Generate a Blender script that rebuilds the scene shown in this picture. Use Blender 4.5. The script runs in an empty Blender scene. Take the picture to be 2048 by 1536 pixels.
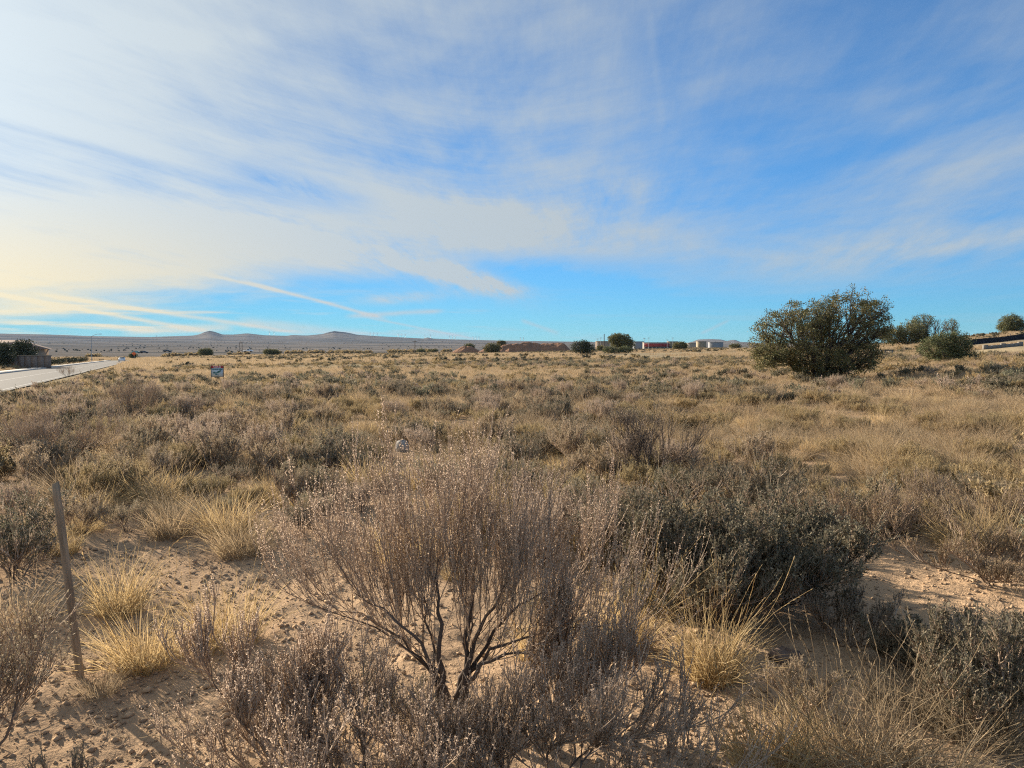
import bpy, math, numpy as np
from mathutils import Vector
R = math.radians
scene = bpy.context.scene
COL = scene.collection

# ------------------------------------------------------------------ camera
F_PX, HOR = 1500.0, 692.0            # focal length and eye level in photograph pixels (2048 wide)
EYE = 1.6
PITCH = math.atan((768 - HOR) / F_PX)
cam_d = bpy.data.cameras.new('camera')
cam = bpy.data.objects.new('camera', cam_d); COL.objects.link(cam)
cam.location = (0, 0, EYE); cam.rotation_euler = (R(90) - PITCH, 0, 0)
cam_d.sensor_width = 36; cam_d.lens = 36 * F_PX / 2048
cam_d.clip_start = 0.05; cam_d.clip_end = 30000
scene.camera = cam
scene.view_settings.view_transform = 'Standard'; scene.view_settings.look = 'None'
scene.view_settings.gamma = 1; scene.view_settings.use_curve_mapping = False
scene.view_settings.exposure = 1.4
scene.cycles.use_denoising = False; scene.cycles.filter_width = 1.15; scene.cycles.sample_clamp_indirect = 4
scene.cycles.max_bounces = 5; scene.cycles.diffuse_bounces = 2; scene.cycles.transparent_max_bounces = 8
scene.cycles.volume_bounces = 0; scene.cycles.transmission_bounces = 4

# ------------------------------------------------------------------ node helper
class S:
    """a shader socket with arithmetic"""
    def __init__(s, t, o): s.t, s.o = t, o
    def _m(s, op, *a, clamp=False):
        n = s.t.nodes.new('ShaderNodeMath'); n.operation = op; n.use_clamp = clamp
        for i, v in enumerate((s,) + a):
            if isinstance(v, S): s.t.links.new(v.o, n.inputs[i])
            else: n.inputs[i].default_value = v
        return S(s.t, n.outputs[0])
    def __add__(s, b): return s._m('ADD', b)
    __radd__ = __add__
    def __sub__(s, b): return s._m('SUBTRACT', b)
    def __rsub__(s, b): return (s * -1) + b
    def __mul__(s, b): return s._m('MULTIPLY', b)
    __rmul__ = __mul__
    def __truediv__(s, b): return s._m('DIVIDE', b)
    def clamp(s): return s._m('ADD', 0.0, clamp=True)
    def exp(s): return s._m('EXPONENT')
    def pow(s, b): return s._m('POWER', b)
    def max(s, b): return s._m('MAXIMUM', b)
    def smooth(s, a, b):
        n = s.t.nodes.new('ShaderNodeMapRange'); n.interpolation_type = 'SMOOTHSTEP'
        s.t.links.new(s.o, n.inputs['Value']); n.inputs['From Min'].default_value = a; n.inputs['From Max'].default_value = b
        return S(s.t, n.outputs[0])
def vec(t, x, y, z):
    n = t.nodes.new('ShaderNodeCombineXYZ')
    for i, v in enumerate((x, y, z)):
        if isinstance(v, S): t.links.new(v.o, n.inputs[i])
        else: n.inputs[i].default_value = v
    return S(t, n.outputs[0])
def noise(t, v, scale, detail=4, rough=.55, dist=0, out=0):
    n = t.nodes.new('ShaderNodeTexNoise')
    if v is not None: t.links.new(v.o, n.inputs['Vector'])
    n.inputs['Scale'].default_value = scale; n.inputs['Detail'].default_value = detail
    n.inputs['Roughness'].default_value = rough; n.inputs['Distortion'].default_value = dist
    return S(t, n.outputs[out])
def mixc(t, f, a, b, blend='MIX'):
    n = t.nodes.new('ShaderNodeMix'); n.data_type = 'RGBA'; n.blend_type = blend
    for sock, v in ((n.inputs[0], f), (n.inputs[6], a), (n.inputs[7], b)):
        if isinstance(v, S): t.links.new(v.o, sock)
        elif isinstance(v, (int, float)): sock.default_value = v
        else: sock.default_value = (*v, 1)
    return S(t, n.outputs[2])

# ------------------------------------------------------------------ sun and sky
SUN_AZ, SUN_EL = R(-50), R(16)
SUN = Vector((math.sin(SUN_AZ) * math.cos(SUN_EL), math.cos(SUN_AZ) * math.cos(SUN_EL), math.sin(SUN_EL)))
sun_d = bpy.data.lights.new('sun', 'SUN'); sun_d.energy = 5.0; sun_d.angle = R(0.6); sun_d.color = (1, .86, .68)
sun = bpy.data.objects.new('sun', sun_d); COL.objects.link(sun)
sun.rotation_euler = (-SUN).to_track_quat('-Z', 'Y').to_euler()

def pix_dir(px, py):
    """world direction of a point of the photograph"""
    a, b = (px - 1024) / F_PX, (768 - py) / F_PX
    c, s_ = math.cos(PITCH), math.sin(PITCH)
    return Vector((a, c + b * s_, b * c - s_)).normalized()

world = bpy.data.worlds.new('World'); scene.world = world; world.use_nodes = True
def build_sky():
    t = world.node_tree; t.nodes.clear()
    out = t.nodes.new('ShaderNodeOutputWorld'); bg = t.nodes.new('ShaderNodeBackground')
    t.links.new(bg.outputs[0], out.inputs[0])
    sky = t.nodes.new('ShaderNodeTexSky'); sky.sky_type = 'NISHITA'; sky.sun_disc = False
    sky.sun_elevation = SUN_EL; sky.sun_rotation = SUN_AZ; sky.altitude = 1600
    sky.air_density = 1.0; sky.dust_density = 0.1; sky.ozone_density = 3.0
    tc = t.nodes.new('ShaderNodeTexCoord'); sp = t.nodes.new('ShaderNodeSeparateXYZ')
    t.links.new(tc.outputs['Generated'], sp.inputs[0])
    x, y, z = (S(t, sp.outputs[i]) for i in range(3))
    def dot(v_):
        n = t.nodes.new('ShaderNodeVectorMath'); n.operation = 'DOT_PRODUCT'; t.links.new(tc.outputs['Generated'], n.inputs[0]); n.inputs[1].default_value = v_
        return S(t, n.outputs['Value'])
    az = x._m('ARCTAN2', y) * 57.2958
    el = z._m('ARCSINE') * 57.2958
    zz = z.max(0.0) + .11
    u, v = x / zz, y / zz
    # large soft sheets and fine streaks of cirrus, drawn out along the wind
    w = noise(t, vec(t, u * .5, v * .3, 0), 1.0, 2, .5)
    soft = noise(t, vec(t, u * .55 + w * .9, v * .30, 1.7), 1.5, 4, .55)
    streak = noise(t, vec(t, u * .75 + v * .30 + w * 1.8, v * .50 - u * .12, 4.1), 2.6, 6, .62)
    wisp = noise(t, vec(t, u * 2.5 - v * .35 + w * 1.1, v * .5 + u * .3, 9.3), 3.2, 5, .66)
    # where the sheet lies: thick towards the sun, thinning to the north, a clear gap low over the plain
    cover = az.smooth(34, -30) * .52 + el.smooth(15, 7) * .12 + .29
    low = az.smooth(-34, -2) * 4.2 + az.smooth(0, 20) * -2.2 + 1.7 + (streak - .5) * 3.5
    env = ((el - low) * .2).smooth(-.20, .50)
    fan = ((az + 3) * (az + 3) + 12)._m('SQRT')
    bands = noise(t, vec(t, az * .030 + el * .055 + w * .6, el * .27 - fan * .055 + w * .8, 6.6), 1.8, 7, .64)
    f = (soft - .5) * 1.7 + (streak - .5) * .8 + (wisp - .5) * .5 + (bands - .5) * 1.7 * (el.smooth(24, 9) * .75 + .25) * (az.smooth(20, -12) * .65 + .35)
    sheet = (cover + f * .8).smooth(-.05, 1.0) * env
    def blob(px, py, sa, se, rot, amp):
        d = pix_dir(px, py); a0, e0 = math.degrees(math.atan2(d.x, d.y)), math.degrees(math.asin(d.z))
        c, s_ = math.cos(R(rot)), math.sin(R(rot))
        p = az * (c / sa) + el * (s_ / sa) - (a0 * c + e0 * s_) / sa; q = el * (c / se) - az * (s_ / se) - (e0 * c - a0 * s_) / se
        return (p * p + q * q)._m('MULTIPLY', -1.0).exp() * amp
    blobs = None
    for a in [(930, 556, 4.0, .80, -15, 1.7), (990, 570, 2.0, .35, -12, .6), (800, 596, 3.2, .40, 4, .8), (700, 505, 8, 1.2, -16, .55), (1000, 455, 8, 2.2, -4, .42), (1240, 385, 3.6, 1.3, 8, .32),
              (590, 372, 5.0, 1.0, -10, -.75), (1200, 535, 9, 1.1, -2, -.3), (1780, 500, 9, 1.2, 6, .30)]:
        q = blob(*a); blobs = q if blobs is None else blobs + q
    sheet = (sheet + blobs * ((wisp - .5) * 2.6 + .72)).clamp()
    # low broken streaks above the plain
    ls = noise(t, vec(t, az * .055 + el * .12, el * .75, 2.2), 1.6, 4, .6)
    lowband = el.smooth(6.0, 1.2) * ls.smooth(.50, .72) * (az.smooth(14, -30) * .85 + .18)
    # contrails: great circles, each fading at both ends
    wob = (streak - .5) * 1.2; ragged = wisp * .9 + .45
    def trail(p0, p1, wd, amp):
        a, b = pix_dir(*p0), pix_dir(*p1)
        n = a.cross(b).normalized(); tt = (b - a).normalized(); half = (b - a).length / 2
        q = dot(n / wd) + wob; dt = dot(tt / half)
        return (q * q)._m('MULTIPLY', -1.0).exp() * (dt * dt).smooth(1.12, .5) * amp
    tr = None
    for a in [((330, 530), (570, 585), .0020, .65), ((480, 560), (780, 640), .0022, .65), ((-80, 575), (440, 668), .0026, .6), ((60, 585), (640, 672), .0028, .55),
              ((690, 632), (890, 622), .0030, .55), ((720, 632), (960, 680), .0015, .40), ((-60, 500), (190, 560), .0045, .4), ((-80, 626), (150, 620), .0050, .55),
              ((240, 664), (470, 654), .0045, .5), ((470, 640), (760, 672), .0055, .42), ((-60, 60), (560, 85), .012, .25), ((1040, 640), (1120, 668), .0026, .35),
              ((1400, 668), (1460, 640), .0020, .32), ((1295, 10), (1325, 260), .006, .09), ((1700, 225), (1900, 150), .006, .09), ((1340, 190), (1560, 110), .010, .08),
              ((1790, 520), (2120, 450), .006, .26)]:
        q = trail(*a); tr = q if tr is None else tr + q
    tr = tr * ragged * y.smooth(.0, .2) * 1.5
    dens = (sheet + (lowband + tr * .9) * (1 - sheet * .75)).clamp() * .95
    # ice crystals scatter forward: brighter towards the sun, warmer near the horizon
    cs = dot(SUN).max(0.0)
    glow = cs.pow(5.0) * .36 + cs.pow(28.0) * .25 + .70
    warm = el.smooth(12.0, 2.5) * az.smooth(-6, -34)
    ccol = mixc(t, warm, tuple(CLOUD * c for c in (.75, .84, .89)), tuple(CLOUD * c for c in (1.06, .92, .62)))
    cn = mixc(t, 1.0, ccol, vec(t, glow, glow, glow), 'MULTIPLY')
    tint = mixc(t, el.smooth(0, 16), SKY_LOW, SKY_HIGH)
    calm = 1 - cs.pow(3.0) * .5
    skyc = mixc(t, 1.0, mixc(t, 1.0, S(t, sky.outputs[0]), tint, 'MULTIPLY'), vec(t, calm, calm, calm), 'MULTIPLY')
    fin = mixc(t, dens, skyc, cn)
    t.links.new(fin.o, bg.inputs[0]); bg.inputs[1].default_value = 0.072
CLOUD, SKY_LOW, SKY_HIGH = 5.0, (.25, .55, .80), (.46, .78, .97)
build_sky()
world.cycles.sampling_method = 'MANUAL'; world.cycles.sample_map_resolution = 512

# ------------------------------------------------------------------ noise and terrain
def _h(ix, iy, seed):
    n = (ix.astype(np.int64) * 374761393 + iy.astype(np.int64) * 668265263 + seed * 974711) & 0xffffffff
    n = ((n ^ (n >> 13)) * 1274126177) & 0xffffffff
    return ((n ^ (n >> 16)) & 0xffff) / 65535.0
def vnoise(x, y, seed=0):
    ix, iy = np.floor(x), np.floor(y); fx, fy = x - ix, y - iy
    fx = fx * fx * (3 - 2 * fx); fy = fy * fy * (3 - 2 * fy)
    a, b, c, d = _h(ix, iy, seed), _h(ix + 1, iy, seed), _h(ix, iy + 1, seed), _h(ix + 1, iy + 1, seed)
    return (a * (1 - fx) + b * fx) * (1 - fy) + (c * (1 - fx) + d * fx) * fy
def fbm(x, y, o=3, seed=0):
    s_, a, tot = 0, 1.0, 0
    for k in range(o):
        s_ = s_ + a * vnoise(x * 2 ** k, y * 2 ** k, seed + k * 17); tot += a; a *= .5
    return s_ / tot
def sstep(a, b, v):
    q = np.clip((v - a) / (b - a), 0, 1); return q * q * (3 - 2 * q)

ROAD_AZ = math.atan((312 - 1024) / F_PX)
RD = np.array([math.sin(ROAD_AZ), math.cos(ROAD_AZ)]); RN = np.array([-RD[1], RD[0]])
SL_A = [-180, -60, -35, -25, -15, 0, 10, 18, 25, 30, 34, 45, 70, 180]
SL_S = [0, -.010, -.010, -.010, -.0073, -.0047, -.001, .0027, .0095, .0180, .0260, .032, .026, 0]
HP_X = [-300, 0, 100, 180, 300, 388, 400, 412, 422, 432, 446, 470, 495, 530, 575, 585, 615, 645, 660, 670, 676, 688, 700, 716, 760, 800, 848, 856, 866, 900, 1000, 1130, 1375, 1386, 1394, 1420, 1442, 1452, 1462, 1470, 1480, 1520, 2048, 2600]
HP_Y = [664, 667, 669, 672, 674, 671, 668.5, 663.5, 661.5, 664, 669, 669, 666.5, 670.5, 671.5, 670, 671, 668, 664, 662, 663, 664, 666, 669.5, 672.5, 674.5, 677, 674.8, 677, 678.5, 681, 683, 686, 683, 679, 678, 679, 682, 680, 679.5, 684, 686, 686, 684]
HP_A = np.degrees(np.arctan((np.array(HP_X) - 1024) / F_PX))
def road_z(along): return -.5 - .011 * np.maximum(0, along - 10)
def ground(x, y, micro=True):
    x = np.asarray(x, float); y = np.asarray(y, float)
    r = np.hypot(x, y) + 1e-6; A = np.degrees(np.arctan2(x, y)); ca = np.maximum(np.cos(np.radians(A)), .2)
    s_ = np.interp(A, SL_A, SL_S)
    ramp = np.log1p(np.exp((r - 15) / 4)) * 4
    ramp = np.where(r > 60, r - 15, ramp)
    crest = np.where(A > 14, 150 + 0 * r, 1e9)
    ramp = np.minimum(ramp, crest)
    z = s_ * ramp
    z = z + (fbm(x / 9, y / 9, 3, 5) - .5) * .30 * sstep(4, 20, r) + (fbm(x / 40, y / 40, 2, 8) - .5) * .8 * sstep(40, 160, r)
    # far plain, climbing to the volcano ridge on the skyline
    yp = np.interp(A, HP_A, HP_Y)
    lr = np.log(np.maximum(r, 1))
    ty = np.interp(lr, np.log([400, 620, 1000, 1700, 2800, 4300]), [712, 719, 709, 699, 690, 683])
    ty = np.where(r > 4300, 683 + (yp - 683) * sstep(4300, 6000, r), np.minimum(ty, 900))
    ty = np.where(yp > 680, np.maximum(ty, yp + 0.5 * (r < 5900)), ty)
    ty = ty + (fbm(x / 300, y / 300, 3, 21) - .5) * 4.0 * sstep(500, 900, r) * (1 - sstep(4300, 5600, r))
    zf = EYE + r * ca * (HOR - ty) / F_PX
    zf = zf - np.maximum(0, r - 6050) * .12
    w = sstep(430, 640, r)
    z = z * (1 - w) + zf * w
    # the road bed
    al = x * RD[0] + y * RD[1]; la = x * RN[0] + y * RN[1]
    rz = road_z(al)
    wr = sstep(3.2, 7.2, la) * (1 - sstep(24, 34, la)) * (1 - sstep(300, 420, al))
    z = z * (1 - wr) + rz * wr
    z = z - .08 * sstep(7.2, 7.6, la) * (1 - sstep(15.6, 15.9, la)) * (al < 330)
    if micro:
        k = (1 - sstep(18, 40, r)) * (1 - wr)
        z = z + k * ((fbm(x / 1.1, y / 1.1, 3, 3) - .5) * .11 + (fbm(x / .22, y / .22, 2, 4) - .5) * .045 + np.maximum(0, fbm(x / .055, y / .055, 2, 6) - .5) * .036)
    return z
def gz(x, y): return float(ground(np.array([x]), np.array([y]))[0])
def P(px, py):
    """where the sight line through a photograph point meets the ground"""
    d = pix_dir(px, py)
    tt = np.exp(np.linspace(math.log(1.2), math.log(600), 4000))
    zz = EYE + d.z * tt - ground(d.x * tt, d.y * tt, False)
    i = int(np.argmax(zz < 0)) if (zz < 0).any() else len(tt) - 1
    return Vector((d.x * tt[i], d.y * tt[i], gz(d.x * tt[i], d.y * tt[i])))
def Pd(px, dist):
    """the ground at a forward distance below a photograph column"""
    x = (px - 1024) / F_PX * dist
    return Vector((x, dist, gz(x, dist)))
def zat(py, dist): return EYE + dist * (HOR - py) / F_PX

# ------------------------------------------------------------------ mesh and object helpers
def mesh_from(name, verts, faces, tint=None, mats=(), smooth=False):
    """faces: list of int arrays [n,k]; tint: per-vertex float"""
    me = bpy.data.meshes.new(name); verts = np.asarray(verts, np.float32)
    faces = [np.asarray(f, np.int32) for f in faces if len(f)]
    me.vertices.add(len(verts)); me.vertices.foreach_set('co', verts.ravel())
    li = np.concatenate([f.ravel() for f in faces]); tot = np.concatenate([np.full(len(f), f.shape[1], np.int32) for f in faces])
    st = np.concatenate([[0], np.cumsum(tot)[:-1]]).astype(np.int32)
    me.loops.add(len(li)); me.loops.foreach_set('vertex_index', li)
    me.polygons.add(len(tot)); me.polygons.foreach_set('loop_start', st)
    if smooth: me.polygons.foreach_set('use_smooth', np.ones(len(tot), bool))
    me.update(calc_edges=True)
    if tint is not None:
        a = me.attributes.new('tint', 'FLOAT', 'POINT'); a.data.foreach_set('value', np.asarray(tint, np.float32))
    for m in mats: me.materials.append(m)
    return me
def cat(parts):
    """join (verts, quads, tint) tuples"""
    V, Q, T, o = [], [], [], 0
    for v, q, t_ in parts:
        V.append(v); Q.append(q + o); T.append(t_); o += len(v)
    return np.concatenate(V), np.concatenate(Q), np.concatenate(T)
NTH = 'first second third fourth fifth sixth seventh eighth ninth tenth eleventh twelfth thirteenth fourteenth fifteenth sixteenth seventeenth eighteenth nineteenth twentieth twenty-first'.split()
def tag(o, label=None, category=None, group=None, kind=None):
    for k, v in (('label', label), ('category', category), ('group', group), ('kind', kind)):
        if v: o[k] = v
    return o
def link(name, data, parent=None, loc=None):
    o = bpy.data.objects.new(name, data); COL.objects.link(o)
    if parent is not None: o.parent = parent
    if loc is not None: o.location = loc
    return o
def copy_tree(o, parent=None):
    c = o.copy(); COL.objects.link(c); c.parent = parent
    for ch in o.children: copy_tree(ch, c)
    return c
BOXF = np.array([[0, 1, 3, 2], [4, 6, 7, 5], [0, 4, 5, 1], [2, 3, 7, 6], [0, 2, 6, 4], [1, 5, 7, 3]])
def box(x0, x1, y0, y1, z0, z1):
    v = np.array([[x, y, z] for x in (x0, x1) for y in (y0, y1) for z in (z0, z1)], float)
    return v, BOXF, np.random.RandomState(int(abs(x0 * 97 + z0 * 31) * 10) % 9999).rand() * np.ones(8)
def boxmesh(name, boxes, mat): 
    v, q, t_ = cat([box(*b) for b in boxes]); return mesh_from(name, v, [q], t_, [mat])

# ------------------------------------------------------------------ materials
def material(name, build, rough=.8, transl=0.0, spec=.2):
    m = bpy.data.materials.new(name); m.use_nodes = True; t = m.node_tree; t.nodes.clear()
    out = t.nodes.new('ShaderNodeOutputMaterial'); p = t.nodes.new('ShaderNodeBsdfPrincipled')
    p.inputs['Roughness'].default_value = rough; p.inputs['Specular IOR Level'].default_value = spec
    c = build(t, p)
    if isinstance(c, S): t.links.new(c.o, p.inputs['Base Color'])
    else: p.inputs['Base Color'].default_value = (*c, 1)
    if transl:
        tr = t.nodes.new('ShaderNodeBsdfTranslucent'); mx = t.nodes.new('ShaderNodeMixShader'); mx.inputs[0].default_value = transl
        if isinstance(c, S): t.links.new(c.o, tr.inputs[0])
        else: tr.inputs[0].default_value = (*c, 1)
        t.links.new(p.outputs[0], mx.inputs[1]); t.links.new(tr.outputs[0], mx.inputs[2]); t.links.new(mx.outputs[0], out.inputs[0])
    else: t.links.new(p.outputs[0], out.inputs[0])
    return m
def attr(t, name='tint'):
    n = t.nodes.new('ShaderNodeAttribute'); n.attribute_name = name; return S(t, n.outputs['Fac'])
def orand(t): return S(t, t.nodes.new('ShaderNodeObjectInfo').outputs['Random'])
def pos(t): return S(t, t.nodes.new('ShaderNodeNewGeometry').outputs['Position'])
def objco(t): return S(t, t.nodes.new('ShaderNodeTexCoord').outputs['Object'])
def bump(t, p, h, strength, dist):
    b = t.nodes.new('ShaderNodeBump'); b.inputs['Strength'].default_value = strength; b.inputs['Distance'].default_value = dist
    t.links.new(h.o, b.inputs['Height']); t.links.new(b.outputs[0], p.inputs['Normal'])
def plant(name, cols, obj_cols, transl, rough=.75):
    """colour per blade or leaf from its tint, nudged per plant"""
    def b(t, p):
        a = attr(t); r = orand(t)
        c = mixc(t, a.smooth(0, .5), cols[0], cols[1]); c = mixc(t, a.smooth(.5, 1), c, cols[2])
        o = mixc(t, r, obj_cols[0], obj_cols[1])
        return mixc(t, 1.0, c, o, 'MULTIPLY')
    return material(name, b, rough, transl)
def flat(name, c, rough=.7, var=.25, scale=6, spec=.3, metallic=0):
    def b(t, p):
        p.inputs['Metallic'].default_value = metallic
        n = noise(t, objco(t), scale, 4, .6)
        return mixc(t, n, tuple(q * (1 - var) for q in c), tuple(q * (1 + var) for q in c))
    return material(name, b, rough, 0, spec)

def soil(t, p):
    g = pos(t)
    big = noise(t, g, .35, 4, .6); mid = noise(t, g, 3.0, 5, .65); fine = noise(t, g, 38, 4, .7); vf = noise(t, g, 9, 6, .75)
    c = mixc(t, big.smooth(.35, .65), (.43, .30, .19), (.35, .25, .165))
    c = mixc(t, mid.smooth(.45, .75) * .6, c, (.29, .21, .145))
    c = mixc(t, fine.smooth(.55, .75) * .45, c, (.23, .165, .115))
    sx = t.nodes.new('ShaderNodeVectorMath'); sx.operation = 'LENGTH'; t.links.new(g.o, sx.inputs[0]); dist = S(t, sx.outputs['Value'])
    # dry grass too small to pick apart takes over the ground colour far out, then the scrub of the plain
    far = noise(t, g, .12, 6, .7)
    straw = mixc(t, far.smooth(.38, .62), (.37, .295, .185), (.25, .21, .15))
    c = mixc(t, dist.smooth(20, 70), c, straw)
    mp = t.nodes.new('ShaderNodeMapping'); t.links.new(g.o, mp.inputs[0]); mp.inputs['Scale'].default_value = (.0012, .0060, .01)
    pl = noise(t, S(t, mp.outputs[0]), 1.0, 8, .66); pl2 = noise(t, S(t, mp.outputs[0]), 4.0, 6, .7)
    plain = mixc(t, pl.smooth(.40, .62), (.20, .175, .15), (.09, .088, .082))
    plain = mixc(t, pl2.smooth(.58, .70) * .5, plain, (.045, .05, .05))
    sz = t.nodes.new('ShaderNodeSeparateXYZ'); t.links.new(g.o, sz.inputs[0])
    plain = mixc(t, (S(t, sz.outputs[2]) + pl2 * 14).smooth(97, 112) * dist.smooth(4600, 5400) * .8, plain, (.035, .035, .04))
    c = mixc(t, dist.smooth(420, 700), c, plain)
    bump(t, p, vf + fine * .7, .9, .02)
    return c
M = {}
M['soil'] = material('soil', soil, 1.0, 0, 0)
M['clod'] = material('clod', lambda t, p: mixc(t, attr(t), (.45, .325, .21), (.29, .21, .145)), 1.0, 0, 0)
M['straw'] = plant('straw', [(.28, .205, .125), (.42, .315, .20), (.54, .425, .285)], [(.88, .86, .84), (1.0, 1.0, .95)], .42)
M['gold'] = plant('gold', [(.36, .27, .16), (.58, .42, .20), (.68, .53, .30)], [(.9, .9, .9), (1, 1, 1)], .42)
M['drygrass'] = plant('drygrass', [(.26, .205, .14), (.37, .29, .20), (.49, .395, .285)], [(.8, .82, .8), (1.0, .97, .9)], .38)
M['seed'] = plant('seed', [(.33, .26, .20), (.41, .325, .25), (.49, .395, .31)], [(.85, .84, .83), (1, 1, 1)], .35)
M['fluff'] = plant('fluff', [(.49, .38, .29), (.56, .44, .34), (.63, .51, .405)], [(.92, .91, .90), (1, 1, 1)], .46)
M['sage'] = plant('sage', [(.20, .18, .125), (.30, .265, .185), (.42, .37, .27)], [(.78, .86, .82), (1.05, .96, .9)], .30)
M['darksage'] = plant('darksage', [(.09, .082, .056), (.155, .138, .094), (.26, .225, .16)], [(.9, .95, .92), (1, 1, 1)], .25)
M['snake'] = plant('snake', [(.26, .205, .125), (.38, .30, .18), (.50, .40, .25)], [(.8, .82, .76), (1.05, 1.0, .9)], .35)
M['twig'] = plant('twig', [(.30, .22, .16), (.46, .35, .26), (.58, .46, .35)], [(.9, .9, .9), (1, 1, 1)], .3, .8)
M['bark'] = plant('bark', [(.07, .053, .043), (.11, .085, .07), (.17, .135, .11)], [(.9, .9, .9), (1, 1, 1)], 0, .85)
M['juniper'] = plant('juniper', [(.075, .088, .042), (.14, .142, .068), (.25, .205, .10)], [(.85, .95, .95), (1.1, 1.0, .9)], .18)
M['junbark'] = plant('junbark', [(.05, .042, .038), (.085, .07, .06), (.12, .10, .088)], [(.9, .9, .9), (1, 1, 1)], 0, .85)
M['fargreen'] = plant('fargreen', [(.05, .058, .034), (.078, .082, .048), (.11, .105, .06)], [(.8, .9, .9), (1.1, 1, .9)], .1)

# ------------------------------------------------------------------ the ground sheet and the road
def build_ground():
    rr = [.35]
    while rr[-1] < 20: rr.append(rr[-1] * 1.010 + .004)
    while rr[-1] < 7600: rr.append(rr[-1] * 1.024)
    rr = np.array(rr)
    aa = np.concatenate([np.arange(-48, 48.01, .16), np.arange(51, 309.1, 3)]); n = len(aa)
    Rr, Aa = np.meshgrid(rr, np.radians(aa), indexing='ij')
    X, Y = Rr * np.sin(Aa), Rr * np.cos(Aa); Z = ground(X, Y)
    v = np.stack([X.ravel(), Y.ravel(), Z.ravel()], 1)
    i, j = np.meshgrid(np.arange(len(rr) - 1), np.arange(n), indexing='ij'); j2 = (j + 1) % n
    q = np.stack([i * n + j, (i + 1) * n + j, (i + 1) * n + j2, i * n + j2], -1).reshape(-1, 4)
    v = np.concatenate([v, [[0, 0, gz(0, 0)]]]); c = len(v) - 1
    tri = np.stack([np.full(n, c), np.arange(n), (np.arange(n) + 1) % n], 1)
    o = link('ground', mesh_from('ground', v, [q, tri], None, [M['soil']], True)); o['kind'] = 'structure'
build_ground()

def along_strip(name, la0, la1, al0, al1, dz, mat, thick=0.0, n=60, parent=None):
    al = np.linspace(al0, al1, n); V = []
    for a in al:
        for l in (la0, la1):
            p_ = RD * a + RN * l; V.append([p_[0], p_[1], road_z(a) + dz])
    V = np.array(V); k = np.arange(n - 1) * 2
    q = [np.stack([k, k + 1, k + 3, k + 2], 1)[:, ::-1]]
    if thick:
        B = V.copy(); B[:, 2] -= thick; o = len(V); V = np.concatenate([V, B])
        q.append(np.stack([k, k + 2, k + 2 + o, k + o], 1)[:, ::-1]); q.append(np.stack([k + 1, k + 3, k + 3 + o, k + 1 + o], 1))
        q.append(np.array([[0, 1, o + 1, o]])); q.append(np.array([[2 * n - 2, 2 * n - 1, o + 2 * n - 1, o + 2 * n - 2]]))
    return link(name, mesh_from(name, V, [np.concatenate(q)], None, [mat]), parent)
M['asphalt'] = material('asphalt', lambda t, p: mixc(t, noise(t, pos(t), .8, 6, .7), (.13, .128, .122), (.19, .186, .178)), .9, 0, .04)
M['concrete'] = flat('concrete', (.42, .39, .35), .85, .15, 2)
M['paint'] = flat('road_paint', (.34, .335, .32), .8, .3, 4, .1)
def build_road():
    tag(along_strip('road', 7.7, 15.6, -30, 330, 0, M['asphalt']), kind='structure')
    tag(along_strip('lane_marking', 11.2, 11.35, -30, 320, .006, M['paint']), kind='structure')
    tag(along_strip('lane_marking', 8.1, 8.22, -30, 320, .006, M['paint']), kind='structure')
    tag(along_strip('kerb', 15.6, 15.85, -30, 283, .14, M['concrete'], .3), kind='structure')
    tag(along_strip('kerb', 15.6, 15.85, 299, 325, .14, M['concrete'], .3), kind='structure')
    tag(along_strip('sidewalk', 15.86, 17.4, -30, 283, .13, M['concrete'], .3), kind='structure')
    tag(along_strip('sidewalk', 15.86, 17.4, 299, 325, .13, M['concrete'], .3), kind='structure')
    tag(along_strip('side_street', 15.62, 60, 284, 298, .01, M['asphalt'], 0, 8), kind='structure')
build_road()

# ------------------------------------------------------------------ plant geometry
UP = np.array([0, 0, 1.0])
def unit(v): return v / (np.linalg.norm(v, axis=-1, keepdims=True) + 1e-9)
def grow(rng, start, d, length, K, curl, wob):
    """paths of K points from start along d, bending up by curl and wandering by wob"""
    pts = [start]; d = unit(d); st = (length / (K - 1))[:, None]
    for _ in range(K - 1):
        d = unit(d + UP * curl + rng.normal(0, wob, d.shape)); pts.append(pts[-1] + d * st)
    return np.stack(pts, 1)
def kids(rng, par, n, t0, t1, L, side, up, K, curl, wob):
    """n children on every parent path"""
    N, K0 = par.shape[:2]; idx = np.repeat(np.arange(N), n); t_ = rng.uniform(t0, t1, len(idx)) * (K0 - 1)
    i = np.minimum(t_.astype(int), K0 - 2); f = (t_ - i)[:, None]
    s_ = par[idx, i] * (1 - f) + par[idx, i + 1] * f; tan = unit(par[idx, i + 1] - par[idx, i])
    d = tan + unit(rng.normal(0, 1, tan.shape)) * side + UP * up
    return grow(rng, s_, d, L * rng.uniform(.55, 1.15, len(idx)), K, curl, wob)
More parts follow.
